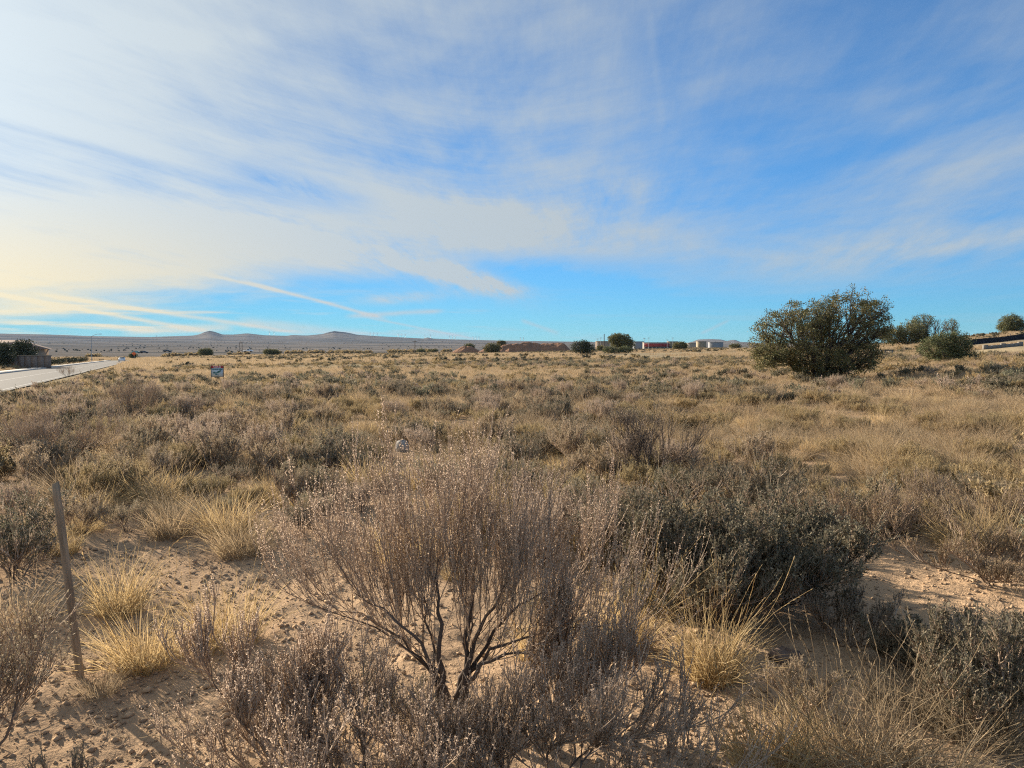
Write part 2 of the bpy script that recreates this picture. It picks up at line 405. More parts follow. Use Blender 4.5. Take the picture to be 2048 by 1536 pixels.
def tube(rng, paths, r0, r1, sides, tint=None):
    """tapered tubes round paths; sides=2 gives thin blades"""
    N, K = paths.shape[:2]
    tan = np.gradient(paths, axis=1); tan = unit(tan)
    ref = unit(rng.normal(0, 1, (N, 1, 3))) if sides == 2 else np.where(np.abs(tan[:, :1, 2:3]) > .9, np.array([1., 0, 0]), UP)
    a = unit(np.cross(tan, ref)); b = np.cross(tan, a)
    r0 = np.broadcast_to(r0, (N,)); r1 = np.broadcast_to(r1, (N,))
    rad = r0[:, None] + (r1 - r0)[:, None] * np.linspace(0, 1, K)[None]
    ang = np.arange(sides) / sides * 2 * np.pi
    v = paths[:, :, None] + rad[:, :, None, None] * (np.cos(ang)[None, None, :, None] * a[:, :, None] + np.sin(ang)[None, None, :, None] * b[:, :, None])
    n, k, s_ = np.meshgrid(np.arange(N), np.arange(K - 1), np.arange(1 if sides == 2 else sides), indexing='ij'); s2 = (s_ + 1) % sides
    base = n * K * sides
    q = np.stack([base + k * sides + s_, base + k * sides + s2, base + (k + 1) * sides + s2, base + (k + 1) * sides + s_], -1).reshape(-1, 4)
    t_ = rng.rand(N) if tint is None else np.broadcast_to(tint, (N,))
    return v.reshape(-1, 3), q, np.repeat(t_, K * sides)
def on_paths(rng, par, n, t0, t1):
    N, K = par.shape[:2]; idx = np.repeat(np.arange(N), n); t_ = rng.uniform(t0, t1, len(idx)) * (K - 1)
    i = np.minimum(t_.astype(int), K - 2); f = (t_ - i)[:, None]
    return par[idx, i] * (1 - f) + par[idx, i + 1] * f, unit(par[idx, i + 1] - par[idx, i])
def leaves(rng, c, d, ln, wd, spread, tint=None):
    """four-cornered leaves at c, roughly along d"""
    N = len(c); d = unit(d + rng.normal(0, spread, (N, 3))); s_ = unit(np.cross(d, rng.normal(0, 1, (N, 3))))
    k = rng.uniform(.6, 1.3, (N, 1)); L, W = d * ln * k, s_ * wd * k * .5
    v = np.stack([c, c + L * .45 + W, c + L, c + L * .45 - W], 1).reshape(-1, 3)
    q = np.arange(4 * N).reshape(N, 4)
    return v, q, np.repeat(rng.rand(N) if tint is None else tint, 4)

def grass_geo(seed, n, h, base, lean, width, K=5, droop=.10, stalks=0):
    """a bunchgrass tuft: (blades, seed stalks)"""
    rng = np.random.RandomState(seed)
    a = rng.uniform(0, 2 * np.pi, n); rad = base * np.sqrt(rng.rand(n))
    s_ = np.stack([rad * np.cos(a), rad * np.sin(a), np.full(n, -.02)], 1)
    a2 = a + rng.normal(0, .7, n); ln = np.abs(rng.normal(0, lean, n)) + lean * .5 * rad / base
    d = np.stack([np.cos(a2) * ln, np.sin(a2) * ln, np.ones(n)], 1)
    L = h * rng.uniform(.30, 1.1, n) ** .9
    p = grow(rng, s_, d, L, K, 0, np.where(rng.rand(n, 1) < .35, .34, .10))
    t_ = np.linspace(0, 1, K)[None, :, None] ** 2
    p = p + np.concatenate([unit(d[:, :2]) , np.full((n, 1), -.8)], 1)[:, None] * t_ * (L * droop * rng.uniform(0, 2.2, n))[:, None, None]
    bl = tube(rng, p, width * rng.uniform(.7, 1.2, n), width * .22, 2)
    if not stalks: return bl, None
    a = rng.uniform(0, 2 * np.pi, stalks); rad = base * .8 * np.sqrt(rng.rand(stalks))
    s_ = np.stack([rad * np.cos(a), rad * np.sin(a), np.zeros(stalks)], 1)
    d = np.stack([np.cos(a) * .45, np.sin(a) * .45, np.ones(stalks)], 1)
    p = grow(rng, s_, d, h * rng.uniform(1.05, 1.65, stalks), 7, -.05, .10)
    st = tube(rng, p, .0013, .0009, 3)
    c, dd = on_paths(rng, p, 12, .70, 1)
    return bl, cat([st, leaves(rng, c, dd, .017, .0032, .16)])

def shrub_geo(seed, h, spread, nmain, n1, n2, n3, nleaf, leaf=(.016, .007), sides=3, tw=.0016, curl=.05, upb=.5, crook=.14, fill=.35, mains=None, t1=.18):
    """a twiggy shrub: (list of main branches, twigs, leaves)"""
    rng = np.random.RandomState(seed)
    if mains is None:
        a = np.arange(nmain) / nmain * 2 * np.pi + rng.normal(0, .35, nmain); ln = spread / h * rng.uniform(.25, 1.15, nmain)
        d = np.stack([np.cos(a) * ln, np.sin(a) * ln, np.ones(nmain)], 1)
        s_ = np.stack([np.cos(a), np.sin(a), np.zeros(nmain)], 1) * spread * .08
        m = grow(rng, s_, d, h * rng.uniform(.5, .8, nmain) * np.sqrt(1 + ln * ln), 8, curl * .6, crook)
    else: m = mains
    l1 = kids(rng, m, n1, t1, 1.0, h * .42, .75, .35, 6, curl * 2, .12)
    l2 = kids(rng, l1, n2, .25, 1.0, h * .30, .55, upb, 5, curl * 2.5, .09)
    l3 = kids(rng, l2, n3, .2, 1.0, h * .20, .45, upb * 1.1, 4, curl * 3, .07)
    zs = h / np.percentile(l3[:, -1, 2], 96); rs_ = spread / np.percentile(np.hypot(l3[:, -1, 0], l3[:, -1, 1]), 92)
    k = np.array([rs_, rs_, zs]); m, l1, l2, l3 = m * k, l1 * k, l2 * k, l3 * k
    rm = np.broadcast_to(np.array([.011 * h / .8]), (len(m),)) * rng.uniform(.6, 1.3, len(m))
    big = [tube(rng, m[i:i + 1], rm[i], rm[i] * .15, 6 if sides > 2 else 3) for i in range(len(m))]
    tws = [tube(rng, l1, tw * 2.3, tw * 1.2, max(sides, 3)), tube(rng, l2, tw * 1.4, tw * .9, sides), tube(rng, l3, tw, tw * .6, sides if sides == 2 else 3)]
    c, dd = on_paths(rng, l3, nleaf, fill, 1); lv = [leaves(rng, c, dd, leaf[0], leaf[1], .75)]
    c, dd = on_paths(rng, l2, max(1, nleaf // 2), .5, 1); lv.append(leaves(rng, c, dd, leaf[0], leaf[1], .75))
    return big, cat(tws), cat(lv)

def mesh_g(name, g, mat): return mesh_from(name, g[0], [g[1]], g[2], [M[mat]])

# prototypes, by kind; each is a list of (part name, mesh) lists
PROTO = {}
def protos():
    gp = []
    for i in range(6):
        b, s_ = grass_geo(100 + i, 430, .36 + .03 * (i % 3), .12, .42, .0021, 5, .16, 14)
        gp.append([('blades', mesh_g('blades', b, 'straw' if i % 3 else 'gold')), ('seed_stalks', mesh_g('seed_stalks', s_, 'straw'))])
    PROTO['grass'] = gp
    gp = []
    for i in range(5):
        b, s_ = grass_geo(140 + i, 260, .30 + .03 * (i % 3), .13, .45, .0022, 4, .16, 10)
        gp.append([('blades', mesh_g('blades', b, 'drygrass')), ('seed_stalks', mesh_g('seed_stalks', s_, 'drygrass'))])
    PROTO['lowgrass'] = gp
    gp = []
    for i in range(6):
        big, tw, lv = shrub_geo(200 + i, .42 + .05 * (i % 3), .34, 7, 7, 5, 3, 7, (.020, .0075), 2, .0018, .05, .55, .2)
        gp.append([('stems', mesh_g('stems', cat(big), 'bark')), ('twigs', mesh_g('twigs', tw, 'twig')), ('foliage', mesh_g('foliage', lv, ('sage', 'darksage', 'seed', 'sage', 'darksage', 'drygrass')[i]))])
    PROTO['sage'] = gp
    gp = []
    for i in range(4):
        big, tw, lv = shrub_geo(230 + i, .36, .34, 10, 8, 5, 3, 6, (.022, .005), 2, .0016, .06, .7, .12, .1)
        gp.append([('stems', mesh_g('stems', cat(big), 'twig')), ('foliage', mesh_g('foliage', cat([tw, lv]), 'snake'))])
    PROTO['snake'] = gp
protos()
def far_protos():
    """coarser plants for the mass beyond the ones that can be told apart"""
    out = {}
    L = []
    for i in range(4):
        b, _ = grass_geo(300 + i, 150, .38, .21, .45, .0045, 3, .2); L.append(mesh_g('g', b, 'straw'))
    for i in range(2):
        b, _ = grass_geo(310 + i, 120, .30, .24, .5, .0045, 3, .2); L.append(mesh_g('g', b, 'drygrass'))
    out['grassmid'] = L
    L = []
    for i in range(4):
        b, _ = grass_geo(320 + i, 130, .42, .75, .4, .014, 2, .1); L.append(mesh_g('g', b, 'straw' if i < 3 else 'drygrass'))
    out['grassfar'] = L
    L = []
    for i in range(5):
        big, tw, lv = shrub_geo(340 + i, .46, .36, 6, 5, 4, 2, 5, (.045, .02), 2, .004, .05, .55, .2, .1)
        me = mesh_g('s', lv, ('sage', 'darksage', 'snake', 'seed', 'darksage')[i]); L.append(me)
    out['shrubmid'] = L
    L = []
    for i in range(3):
        big, tw, lv = shrub_geo(360 + i, .5, .42, 5, 4, 3, 1, 4, (.14, .07), 2, .004, .05, .5, .2, 0)
        L.append(mesh_g('s', lv, ('darksage', 'snake', 'darksage')[i]))
    out['shrubfar'] = L
    L = []
    for i in range(3):
        b, _ = grass_geo(380 + i, 420, .10, .55, .9, .0022, 3, .2); L.append(mesh_g('l', b, 'drygrass'))
    out['litter'] = L
    return out
FARP = far_protos()

def scatter(name, meshes, pts, rotz, scl, idx, label, category):
    """one mass of plants, instanced on points"""
    col = bpy.data.collections.new(name + '_plants')
    for i, me in enumerate(meshes):
        o = bpy.data.objects.new('%s_%02d' % (name, i), me); col.objects.link(o)
    me = bpy.data.meshes.new(name); me.vertices.add(len(pts)); me.vertices.foreach_set('co', np.asarray(pts, np.float32).ravel())
    rot = np.zeros((len(pts), 3), np.float32); rot[:, 2] = rotz
    rs = np.random.RandomState(7); rot[:, :2] = rs.normal(0, .07, (len(pts), 2))
    a = me.attributes.new('rot', 'FLOAT_VECTOR', 'POINT'); a.data.foreach_set('vector', rot.ravel())
    a = me.attributes.new('scl', 'FLOAT', 'POINT'); a.data.foreach_set('value', np.asarray(scl, np.float32))
    a = me.attributes.new('idx', 'INT', 'POINT'); a.data.foreach_set('value', np.asarray(idx, np.int32))
    o = link(name, me); tag(o, label, category, kind='stuff')
    ng = bpy.data.node_groups.new(name, 'GeometryNodeTree')
    ng.interface.new_socket('Geometry', in_out='INPUT', socket_type='NodeSocketGeometry'); ng.interface.new_socket('Geometry', in_out='OUTPUT', socket_type='NodeSocketGeometry')
    gi, go = ng.nodes.new('NodeGroupInput'), ng.nodes.new('NodeGroupOutput')
    ip = ng.nodes.new('GeometryNodeInstanceOnPoints'); ci = ng.nodes.new('GeometryNodeCollectionInfo')
    ci.inputs['Collection'].default_value = col; ci.inputs['Separate Children'].default_value = True; ci.inputs['Reset Children'].default_value = True
    def na(n, ty):
        q = ng.nodes.new('GeometryNodeInputNamedAttribute'); q.data_type = ty; q.inputs['Name'].default_value = n; return q.outputs['Attribute']
    e = ng.nodes.new('FunctionNodeEulerToRotation')
    L = ng.links.new
    L(gi.outputs[0], ip.inputs['Points']); L(ci.outputs[0], ip.inputs['Instance']); ip.inputs['Pick Instance'].default_value = True
    L(na('idx', 'INT'), ip.inputs['Instance Index']); L(na('rot', 'FLOAT_VECTOR'), e.inputs[0]); L(e.outputs[0], ip.inputs['Rotation'])
    L(na('scl', 'FLOAT'), ip.inputs['Scale']); L(ip.outputs[0], go.inputs[0])
    o.modifiers.new('plants', 'NODES').node_group = ng
    return o

# ------------------------------------------------------------------ where plants may stand
def blob_list(items):
    """ground ellipses from photograph points: centre, half width in px, top and bottom rows"""
    L = []
    for px, py, hw, top, bot in items:
        c = P(px, py); w = hw / F_PX * c.y; d = (P(px, top).y - P(px, bot).y) / 2; m = (P(px, top).y + P(px, bot).y) / 2
        L.append((c.x, m, w, d))
    return L
BARE = blob_list([(420, 1130, 330, 1065, 1300), (200, 1330, 170, 1200, 1450), (330, 1480, 200, 1380, 1560), (640, 1120, 130, 1060, 1190), (740, 1260, 110, 1180, 1350),
                  (1960, 1210, 130, 1160, 1260), (1780, 1110, 170, 1085, 1150), (1420, 1380, 150, 1300, 1500), (1330, 1500, 130, 1440, 1560), (1960, 1500, 90, 1440, 1560),
                  (1870, 1180, 240, 1095, 1270), (1690, 985, 60, 970, 1005), (1410, 905, 60, 897, 916), (60, 1200, 130, 1110, 1290), (1600, 1330, 120, 1310, 1370), (1750, 1280, 100, 1260, 1300)])
def bare(x, y, grow_=1.0):
    m = np.zeros(np.shape(x))
    for cx, cy, w, d in BARE: m = np.maximum(m, np.exp(-(((x - cx) / (w * grow_)) ** 2 + ((y - cy) / (d * grow_)) ** 2) ** 2 * .7))
    return m
def on_road(x, y, shrub=False):
    la = x * RN[0] + y * RN[1]; al = x * RD[0] + y * RD[1]
    A = np.degrees(np.arctan2(x, y))
    cleared = (A > 30) & (A < 42) & (((y > 72) & (y < 83.5) & (A > 30.5)) | ((y > 50) & (y < 62.3) & (A > 31.5)))
    sg = P(435, 763); t_ = (sg.y - y); cleared |= (np.abs(x - sg.x * y / sg.y) < .55) & (t_ > -.3) & (t_ < 7)
    cleared |= (la > 4.6) & (la < 7) & (al > 26)
    rk = P(805, 903); t_ = rk.y - y; cleared |= (np.abs(x - rk.x * y / rk.y) < .26) & (t_ > -.3) & (t_ < 5)
    if shrub: cleared |= ((la > -1.5) & (la < 8) & (al > 75) & (al < 330)) | ((A > 30.5) & (A < 42) & (y > 50) & (y < 84))
    return cleared | ((la > 6.9) & (la < 18.2) & (al < 335)) | ((la > 15) & (la < 62) & (al > 282) & (al < 300))
USED = [(P(813, 903).x, P(813, 903).y - .3, .75), (P(1570, 1335).x, P(1570, 1335).y - .1, .35)]   # (x, y, radius) of plants placed by hand
def hand_free(x, y, k=.8):
    ok = np.ones(len(x), bool)
    for a, b, r in USED: ok &= (x - a) ** 2 + (y - b) ** 2 > (r * k) ** 2
    return ok

# ------------------------------------------------------------------ plants placed one by one
def place_shrub(px, py, h, spread, label, seed, leafmat='seed', dense=1.0, name='desert_shrub', group=None, curl=.05, upb=.6, nmain=7, leaf=(.008, .0036), rot=0, crook=.16, up=0, twigmat='twig', fill=.3, nleaf=6, t1=.18):
    p_ = P(px, py); root = link(name, None, None, p_); root.rotation_euler.z = rot
    tag(root, label, 'shrub', group)
    big, tw, lv = shrub_geo(seed, h, spread, nmain, int(9 * dense), int(6 * dense ** .5), 4, nleaf, leaf, 3, .0015, curl, upb, crook, fill, t1=t1)
    for b in big: link('branch', mesh_g('branch', b, 'bark'), root)
    tag(link('twigs', mesh_g('twigs', tw, twigmat), root), kind='stuff'); tag(link('foliage', mesh_g('foliage', lv, leafmat), root), kind='stuff')
    USED.append((p_.x, p_.y, spread * .8)); return root
def place_grass(px, py, h, label, seed, mat='gold', n=420, base=.10, lean=.34, stalks=14, group=None, droop=.12, w=.0021, name='bunchgrass_clump'):
    p_ = P(px, py); root = link(name, None, None, p_); tag(root, label, 'grass clump', group)
    b, s_ = grass_geo(seed, n, h, base, lean, w, 6, droop, max(stalks, 1))
    link('blades', mesh_g('blades', b, mat), root); link('seed_stalks', mesh_g('seed_stalks', s_, mat), root)
    USED.append((p_.x, p_.y, base * 1.6)); return root

def heroes():
    # the big bare shrub in the middle
    p_ = P(905, 1440); rng = np.random.RandomState(11)
    root = link('desert_shrub', None, None, p_); tag(root, 'large bare twiggy shrub with dark forked trunks in the centre of the foreground', 'shrub')
    ends = [(-.72, .15, .62), (-.46, -.02, .78), (-.24, .25, .95), (-.06, -.05, 1.0), (.12, .22, 1.0), (.28, -.02, .86), (.50, .24, .74), (.74, .06, .52), (.04, .40, .84), (-.60, .35, .48), (.60, -.12, .34)]
    mains = []
    for i, e in enumerate(ends):
        sg = -1 if e[0] < 0 else 1
        e = np.array(e); s_ = np.array([sg * .035, 0, -.03]) + rng.normal(0, .008, 3) * [1, 1, 0]; f1 = np.array([sg * .035, .0, .20]) + rng.normal(0, .012, 3); f2 = np.array([sg * .10 + e[0] * .1, e[1] * .15, .42]) + rng.normal(0, .02, 3)
        tt = np.linspace(0, 1, 12)[:, None]
        c = (1 - tt) ** 3 * s_ + 3 * tt * (1 - tt) ** 2 * f1 + 3 * tt * tt * (1 - tt) * f2 + tt ** 3 * e * [1, 1, .80]
        mains.append(c + rng.normal(0, .010, c.shape) * (tt > .05))
    mains = np.array(mains)
    big, tw, lv = shrub_geo(12, 1.14, .74, 0, 11, 5, 5, 20, (.0080, .0037), 3, .0011, .06, .62, .12, .2, mains=mains, t1=.42)
    for b in big: link('branch', mesh_g('branch', b, 'bark'), root)
    tag(link('twigs', mesh_g('twigs', tw, 'twig'), root), kind='stuff'); tag(link('foliage', mesh_g('foliage', lv, 'fluff'), root), kind='stuff')
    USED.append((p_.x, p_.y, .25))
    place_shrub(560, 1535, .56, .34, 'feathery pinkish grey shrub leaning over bare soil left of the big central shrub', 21, 'fluff', 1.3, rot=.4, nleaf=14)
    place_shrub(760, 1650, .54, .55, 'dense low grey shrub at the bottom edge below the big central shrub', 22, 'fluff', 1.4, upb=.5, nleaf=14)
    place_shrub(1120, 1620, .54, .60, 'wiry grey shrub with crooked dark limbs at the bottom edge, right of the central trunks', 23, 'fluff', 1.3, crook=.3, upb=.4, nleaf=13)
    place_shrub(1115, 1455, .56, .34, 'purplish grey upright shrub between the big central shrub and the golden grass', 24, 'fluff', 1.4, upb=.9, nleaf=13)
    place_shrub(-85, 1560, .66, .32, 'grey green shrub cut by the left edge below the wooden stake', 25, 'sage', 1.2, leaf=(.013, .005))
    place_shrub(150, 1650, .22, .22, 'thin sprawling twigs of a low shrub on sand at the foot of the stake', 26, 'sage', .6)
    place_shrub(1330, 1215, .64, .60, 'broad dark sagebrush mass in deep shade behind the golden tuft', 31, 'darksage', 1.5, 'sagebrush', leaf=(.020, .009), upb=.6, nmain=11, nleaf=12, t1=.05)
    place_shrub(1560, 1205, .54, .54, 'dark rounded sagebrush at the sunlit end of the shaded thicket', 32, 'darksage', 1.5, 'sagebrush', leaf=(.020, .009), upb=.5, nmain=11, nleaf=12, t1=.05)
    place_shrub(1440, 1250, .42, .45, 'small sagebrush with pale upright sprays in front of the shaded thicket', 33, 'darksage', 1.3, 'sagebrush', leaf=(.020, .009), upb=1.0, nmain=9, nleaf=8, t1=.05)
    place_shrub(1180, 1110, .62, .55, 'brownish sagebrush hidden behind the right side of the big central shrub', 34, 'seed', 1.1, 'sagebrush')
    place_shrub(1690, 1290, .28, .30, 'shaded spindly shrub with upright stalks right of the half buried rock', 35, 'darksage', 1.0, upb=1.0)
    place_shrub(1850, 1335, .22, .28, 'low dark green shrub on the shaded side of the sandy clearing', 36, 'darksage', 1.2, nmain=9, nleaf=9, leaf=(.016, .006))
    place_shrub(1985, 1172, .34, .55, 'wide grey green mound of brush on the sandy clearing at the right edge', 37, 'snake', 1.3, nmain=10, upb=.7)
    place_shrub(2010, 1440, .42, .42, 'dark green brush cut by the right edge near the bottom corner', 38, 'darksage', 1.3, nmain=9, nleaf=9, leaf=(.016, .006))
    r = place_shrub(1285, 985, .95, .55, 'small tree-like shrub with dark bare stems and an airy crown beyond the thicket', 41, 'fluff', 1.0, nmain=5, curl=.02, upb=.6, crook=.16, fill=.4, twigmat='bark')
    place_shrub(100, 945, .85, .75, 'large hazy grey shrub standing left behind the wooden stake', 42, 'seed', 1.1, upb=.8)
    place_shrub(258, 838, 1.05, .75, 'tall tan brush with fanning stems between the stake and the roadside', 43, 'seed', 1.1, upb=.9, curl=.03)
    place_shrub(600, 1035, .40, .40, 'grey green sagebrush left of the big central shrub behind bare soil', 44, 'sage', 1.0)
    place_shrub(1495, 965, .30, .42, 'brown rounded brush mound right of the tree-like shrub', 45, 'snake', 1.1, nmain=9)
    place_shrub(1740, 1090, .48, .60, 'olive brown brush at the back of the sandy clearing', 46, 'snake', 1.2, nmain=9, upb=.8)
    place_shrub(1950, 1065, .48, .55, 'dark olive brush behind the sandy clearing, at the right edge', 47, 'snake', 1.2, nmain=9)
    place_shrub(135, 742 + 12, 1.1, .9, 'bushy grey shrub at the roadside, its top against the asphalt', 48, 'snake', .9, upb=.9)
    # golden bunchgrass
    place_grass(240, 1225, .42, 'golden bunchgrass tuft right beside the wooden stake', 51, 'gold', 420, .11)
    place_grass(290, 1335, .36, 'rounded golden grass clump on bare soil right of the stake foot', 52, 'gold', 520, .12, .42)
    place_grass(455, 1290, .38, 'pale golden grass fan behind the feathery pinkish shrub', 53, 'gold', 480, .16, .34)
    place_grass(485, 1105, .42, 'rounded tan grass clump at the back of the bare soil patch', 54, 'straw', 560, .16, .45)
    place_grass(345, 1078, .38, 'tan grass clump left of the rounded one behind bare soil', 55, 'straw', 460, .13, .40)
    place_grass(1255, 1300, .44, 'bright golden grass tuft against the black shade of the thicket', 56, 'gold', 420, .10, .22)
    place_grass(1425, 1375, .40, 'bright golden grass clump with long curling stalks in front of the shaded thicket', 57, 'gold', 560, .10, .34, 26)
    place_grass(1545, 1560, .30, 'short golden grass at the bottom edge right of the sandy path', 58, 'gold', 460, .14, .4)
    place_grass(1700, 1560, .40, 'big drooping straw coloured grass clump at the bottom edge', 59, 'straw', 620, .19, .5, 30, droop=.25, w=.0026)
    place_grass(1830, 1600, .36, 'arching grey straw clump in the bottom right corner', 60, 'straw', 420, .16, .5, 24, droop=.28, w=.0026)
    place_grass(1960, 1470, .36, 'greenish straw grass hanging over sand at the right edge', 61, 'drygrass', 600, .16, .45, 16, droop=.2)
    place_grass(50, 1085, .40, 'tan grass clump by the left edge behind the stake', 62, 'straw', 500, .16, .42)
    place_grass(20, 1260, .40, 'loose pale grass at the left edge beside the stake', 63, 'straw', 360, .15, .4)
    place_grass(1080, 1330, .30, 'small golden grass behind the trunks of the central shrub', 64, 'gold', 300, .10, .3)
    place_grass(1620, 1110, .34, 'spiky grey grass tuft with a fallen stalk left of the sandy clearing', 65, 'drygrass', 360, .12, .5)
    place_grass(1790, 1420, .28, 'thin straw tuft in shade above the drooping clumps', 66, 'drygrass', 260, .12, .4)
heroes()

# ------------------------------------------------------------------ the field
GRP = {'grass': 'golden bunchgrass clumps across the field', 'lowgrass': 'low dry grass clumps across the field', 'sage': 'grey sagebrush across the field', 'snake': 'olive brown brush mounds across the field'}
NAMES = {'grass': 'bunchgrass_clump', 'lowgrass': 'low_grass_clump', 'sage': 'sagebrush', 'snake': 'brush_mound'}
CATS = {'grass': 'grass clump', 'lowgrass': 'grass clump', 'sage': 'shrub', 'snake': 'shrub'}
LOOK = {'grass': 'golden bunchgrass clump', 'lowgrass': 'low straw clump', 'sage': 'grey twiggy sagebrush', 'snake': 'olive brush mound'}
LAND = [('the wooden stake', 162, 1372), ('the big central shrub', 905, 1440), ('the golden curling clump', 1425, 1375), ('the shaded thicket', 1450, 1190), ('the tree-like shrub', 1285, 985),
        ('the sandy clearing', 1850, 1150), ('the large hazy shrub', 100, 945), ('the tall fanning brush', 258, 838), ('the lot sign', 435, 763), ('the lone juniper', 1625, 764), ('the pale rock', 813, 903),
        ('the bare soil patch', 480, 1180), ('the brown mound', 1495, 965), ('the roadside shrub', 135, 754), ('the squat juniper', 1893, 735)]
LAND = [(n_, P(a_, b_)) for n_, a_, b_ in LAND]
ORD = ['closest', 'second closest', 'third closest', 'fourth closest', 'fifth closest', 'sixth closest', 'seventh closest', 'eighth closest']
SIDE = {'behind': 'behind %s', 'before': 'in front of %s', 'left': 'left of %s', 'right': 'right of %s'}
FAR = {'behind': 'behind %s', 'before': 'before %s', 'left': 'left of %s', 'right': 'right of %s'}
COLS = [('the street lamp', 184), ('the white car', 299), ('the left cone', 422), ('the twin poles', 483), ('the wide bush', 543), ('the right cone', 672), ('the lone pole', 830), ('the soil heaps', 950), ('the soil ridge', 1070),
        ('the grey juniper', 1165), ('the round juniper', 1240), ('the red store', 1312), ('the dark mesa', 1410), ('the lone juniper', 1625), ('the squat juniper', 1893), ('the silt fence', 2000), ('the yard wall', 60)]
def give_labels(kind, objs):
    """name every plant by the landmark it stands nearest to, its side of it and its rank there"""
    bins = {}; over = {}
    for o in objs:
        x, y = o.location.x, o.location.y
        n_, p_ = min(LAND, key=lambda q: math.hypot(q[1].x - x, q[1].y - y) / (1 + .12 * q[1].y))
        dx = (x / y - p_.x / p_.y) * p_.y; dy = (y - p_.y)
        sd = ('right' if dx > 0 else 'left') if abs(dx) > abs(dy) * .8 else ('behind' if dy > 0 else 'before')
        bins.setdefault((n_, sd), []).append((math.hypot(x - p_.x, y - p_.y), o))
    for (n_, sd), L in bins.items():
        L.sort(key=lambda q: q[0])
        for i, (_, o) in enumerate(L):
            w = SIDE[sd] % n_
            if i < 8: tag(o, '%s %s, %s one' % (LOOK[kind], w, ORD[i]), CATS[kind], GRP[kind])
            else:
                px = 1024 + F_PX * o.location.x / o.location.y; col_ = min(COLS, key=lambda q: abs(q[1] - px))[0]
                over.setdefault((n_, sd, col_), []).append(o)
    for (n_, sd, col_), L in over.items():
        for i, o in enumerate(L):
            tag(o, ('%s %s, below %s' % (LOOK[kind], FAR[sd] % n_, col_)) + (', %s' % ORD[i] if i < 8 and len(L) > 1 else ''), CATS[kind], GRP[kind])
def build_field():
    rng = np.random.RandomState(3)
    def pts(n_per_m2, r0, r1, half=48):
        area = R(half) * (r1 * r1 - r0 * r0); n = int(area * n_per_m2)
        r = np.sqrt(rng.uniform(r0 * r0, r1 * r1, n)); a = rng.uniform(-R(half), R(half), n)
        return r * np.sin(a), r * np.cos(a)
    mass = {'grassmid': [[], [], []], 'shrubmid': [[], [], []]}
    # near field: plants one can tell apart; the ones that show largest become objects
    for kind, dens, cap, sc in (('grass', 2.8, 290, (.45, 1.4)), ('lowgrass', 2.4, 290, (.6, 1.25)), ('sage', 2.1, 290, (.36, 1.1)), ('snake', 1.2, 280, (.4, 1.1))):
        x, y = pts(dens, 2.6, 30)
        big = fbm(x / 5.5, y / 5.5, 3, {'grass': 31, 'lowgrass': 32, 'sage': 33, 'snake': 34}[kind])
        r = np.hypot(x, y)
        keep = rng.rand(len(x)) < sstep(.36, .58, big) * 1.35
        b = bare(x, y); keep &= rng.rand(len(x)) > b * 1.25
        keep &= ~on_road(x, y, kind in ('sage', 'snake')) & hand_free(x, y)
        # the immediate foreground holds little besides the plants placed by hand
        keep &= rng.rand(len(x)) < np.where(r < 5.2, .30, 1.0)
        x, y, r = x[keep], y[keep], r[keep]
        z = ground(x, y); s_ = rng.uniform(*sc, len(x)) * np.where(r < 5.2, .7, 1.0); yaw = rng.uniform(0, 6.28, len(x))
        infr = np.abs(x / np.maximum(y, .1)) < .70
        size = np.where(infr & (y > 2.7), s_ / r, 0); order = np.argsort(-size)
        pr = PROTO[kind]; first = {}; made = []
        for k in order[:cap]:
            i = int(rng.randint(len(pr)))
            if i in first: o = copy_tree(first[i])
            else:
                o = link(NAMES[kind], None)
                for nm, me in pr[i]: link(nm, me, o)
                first[i] = o
            o.location = (x[k], y[k], z[k]); o.rotation_euler = (rng.normal(0, .06), rng.normal(0, .06), yaw[k]); o.scale = (s_[k],) * 3
            made.append(o)
        give_labels(kind, made)
        rest = order[cap:]
        key = 'grassmid' if 'grass' in kind else 'shrubmid'
        mass[key][0].append(np.stack([x[rest], y[rest], z[rest]], 1)); mass[key][1].append(s_[rest]); mass[key][2].append(np.full(len(rest), {'grass': 0, 'lowgrass': 1, 'sage': 0, 'snake': 1}[kind]))
    # middle distance
    for key, kd, dens, sc in (('grassmid', 0, 2.7, (.5, 1.2)), ('grassmid', 1, 1.0, (.6, 1.2)), ('shrubmid', 0, .80, (.3, 1.0)), ('shrubmid', 1, .35, (.35, 1.0))):
        x, y = pts(dens, 30, 95, 46)
        big = fbm(x / 9, y / 9, 3, 41 + kd * 3 + (key == 'shrubmid') * 7)
        keep = (rng.rand(len(x)) < sstep(.32, .60, big) * 1.2) & ~on_road(x, y, key == 'shrubmid'); x, y = x[keep], y[keep]
        mass[key][0].append(np.stack([x, y, ground(x, y)], 1)); mass[key][1].append(rng.uniform(*sc, len(x))); mass[key][2].append(np.full(len(x), kd))
    p_, s_, k = (np.concatenate(q) for q in mass['grassmid'])
    idx = np.where(k == 0, rng.randint(0, 4, len(k)), rng.randint(4, 6, len(k)))
    scatter('dry_grass', FARP['grassmid'], p_, rng.uniform(0, 6.28, len(k)), s_, idx, 'dry straw grass covering the field in the middle distance', 'grass')
    p_, s_, k = (np.concatenate(q) for q in mass['shrubmid'])
    idx = np.where(k == 0, rng.choice([0, 1, 3, 4], len(k)), 2)
    scatter('low_brush', FARP['shrubmid'], p_, rng.uniform(0, 6.28, len(k)), s_, idx, 'grey low brush scattered through the dry grass in the middle distance', 'brush')
    # far field
    x, y = pts(.42, 90, 430, 42); keep = (rng.rand(len(x)) < sstep(.3, .6, fbm(x / 22, y / 22, 3, 61)) * 1.2) & ~on_road(x, y); x, y = x[keep], y[keep]
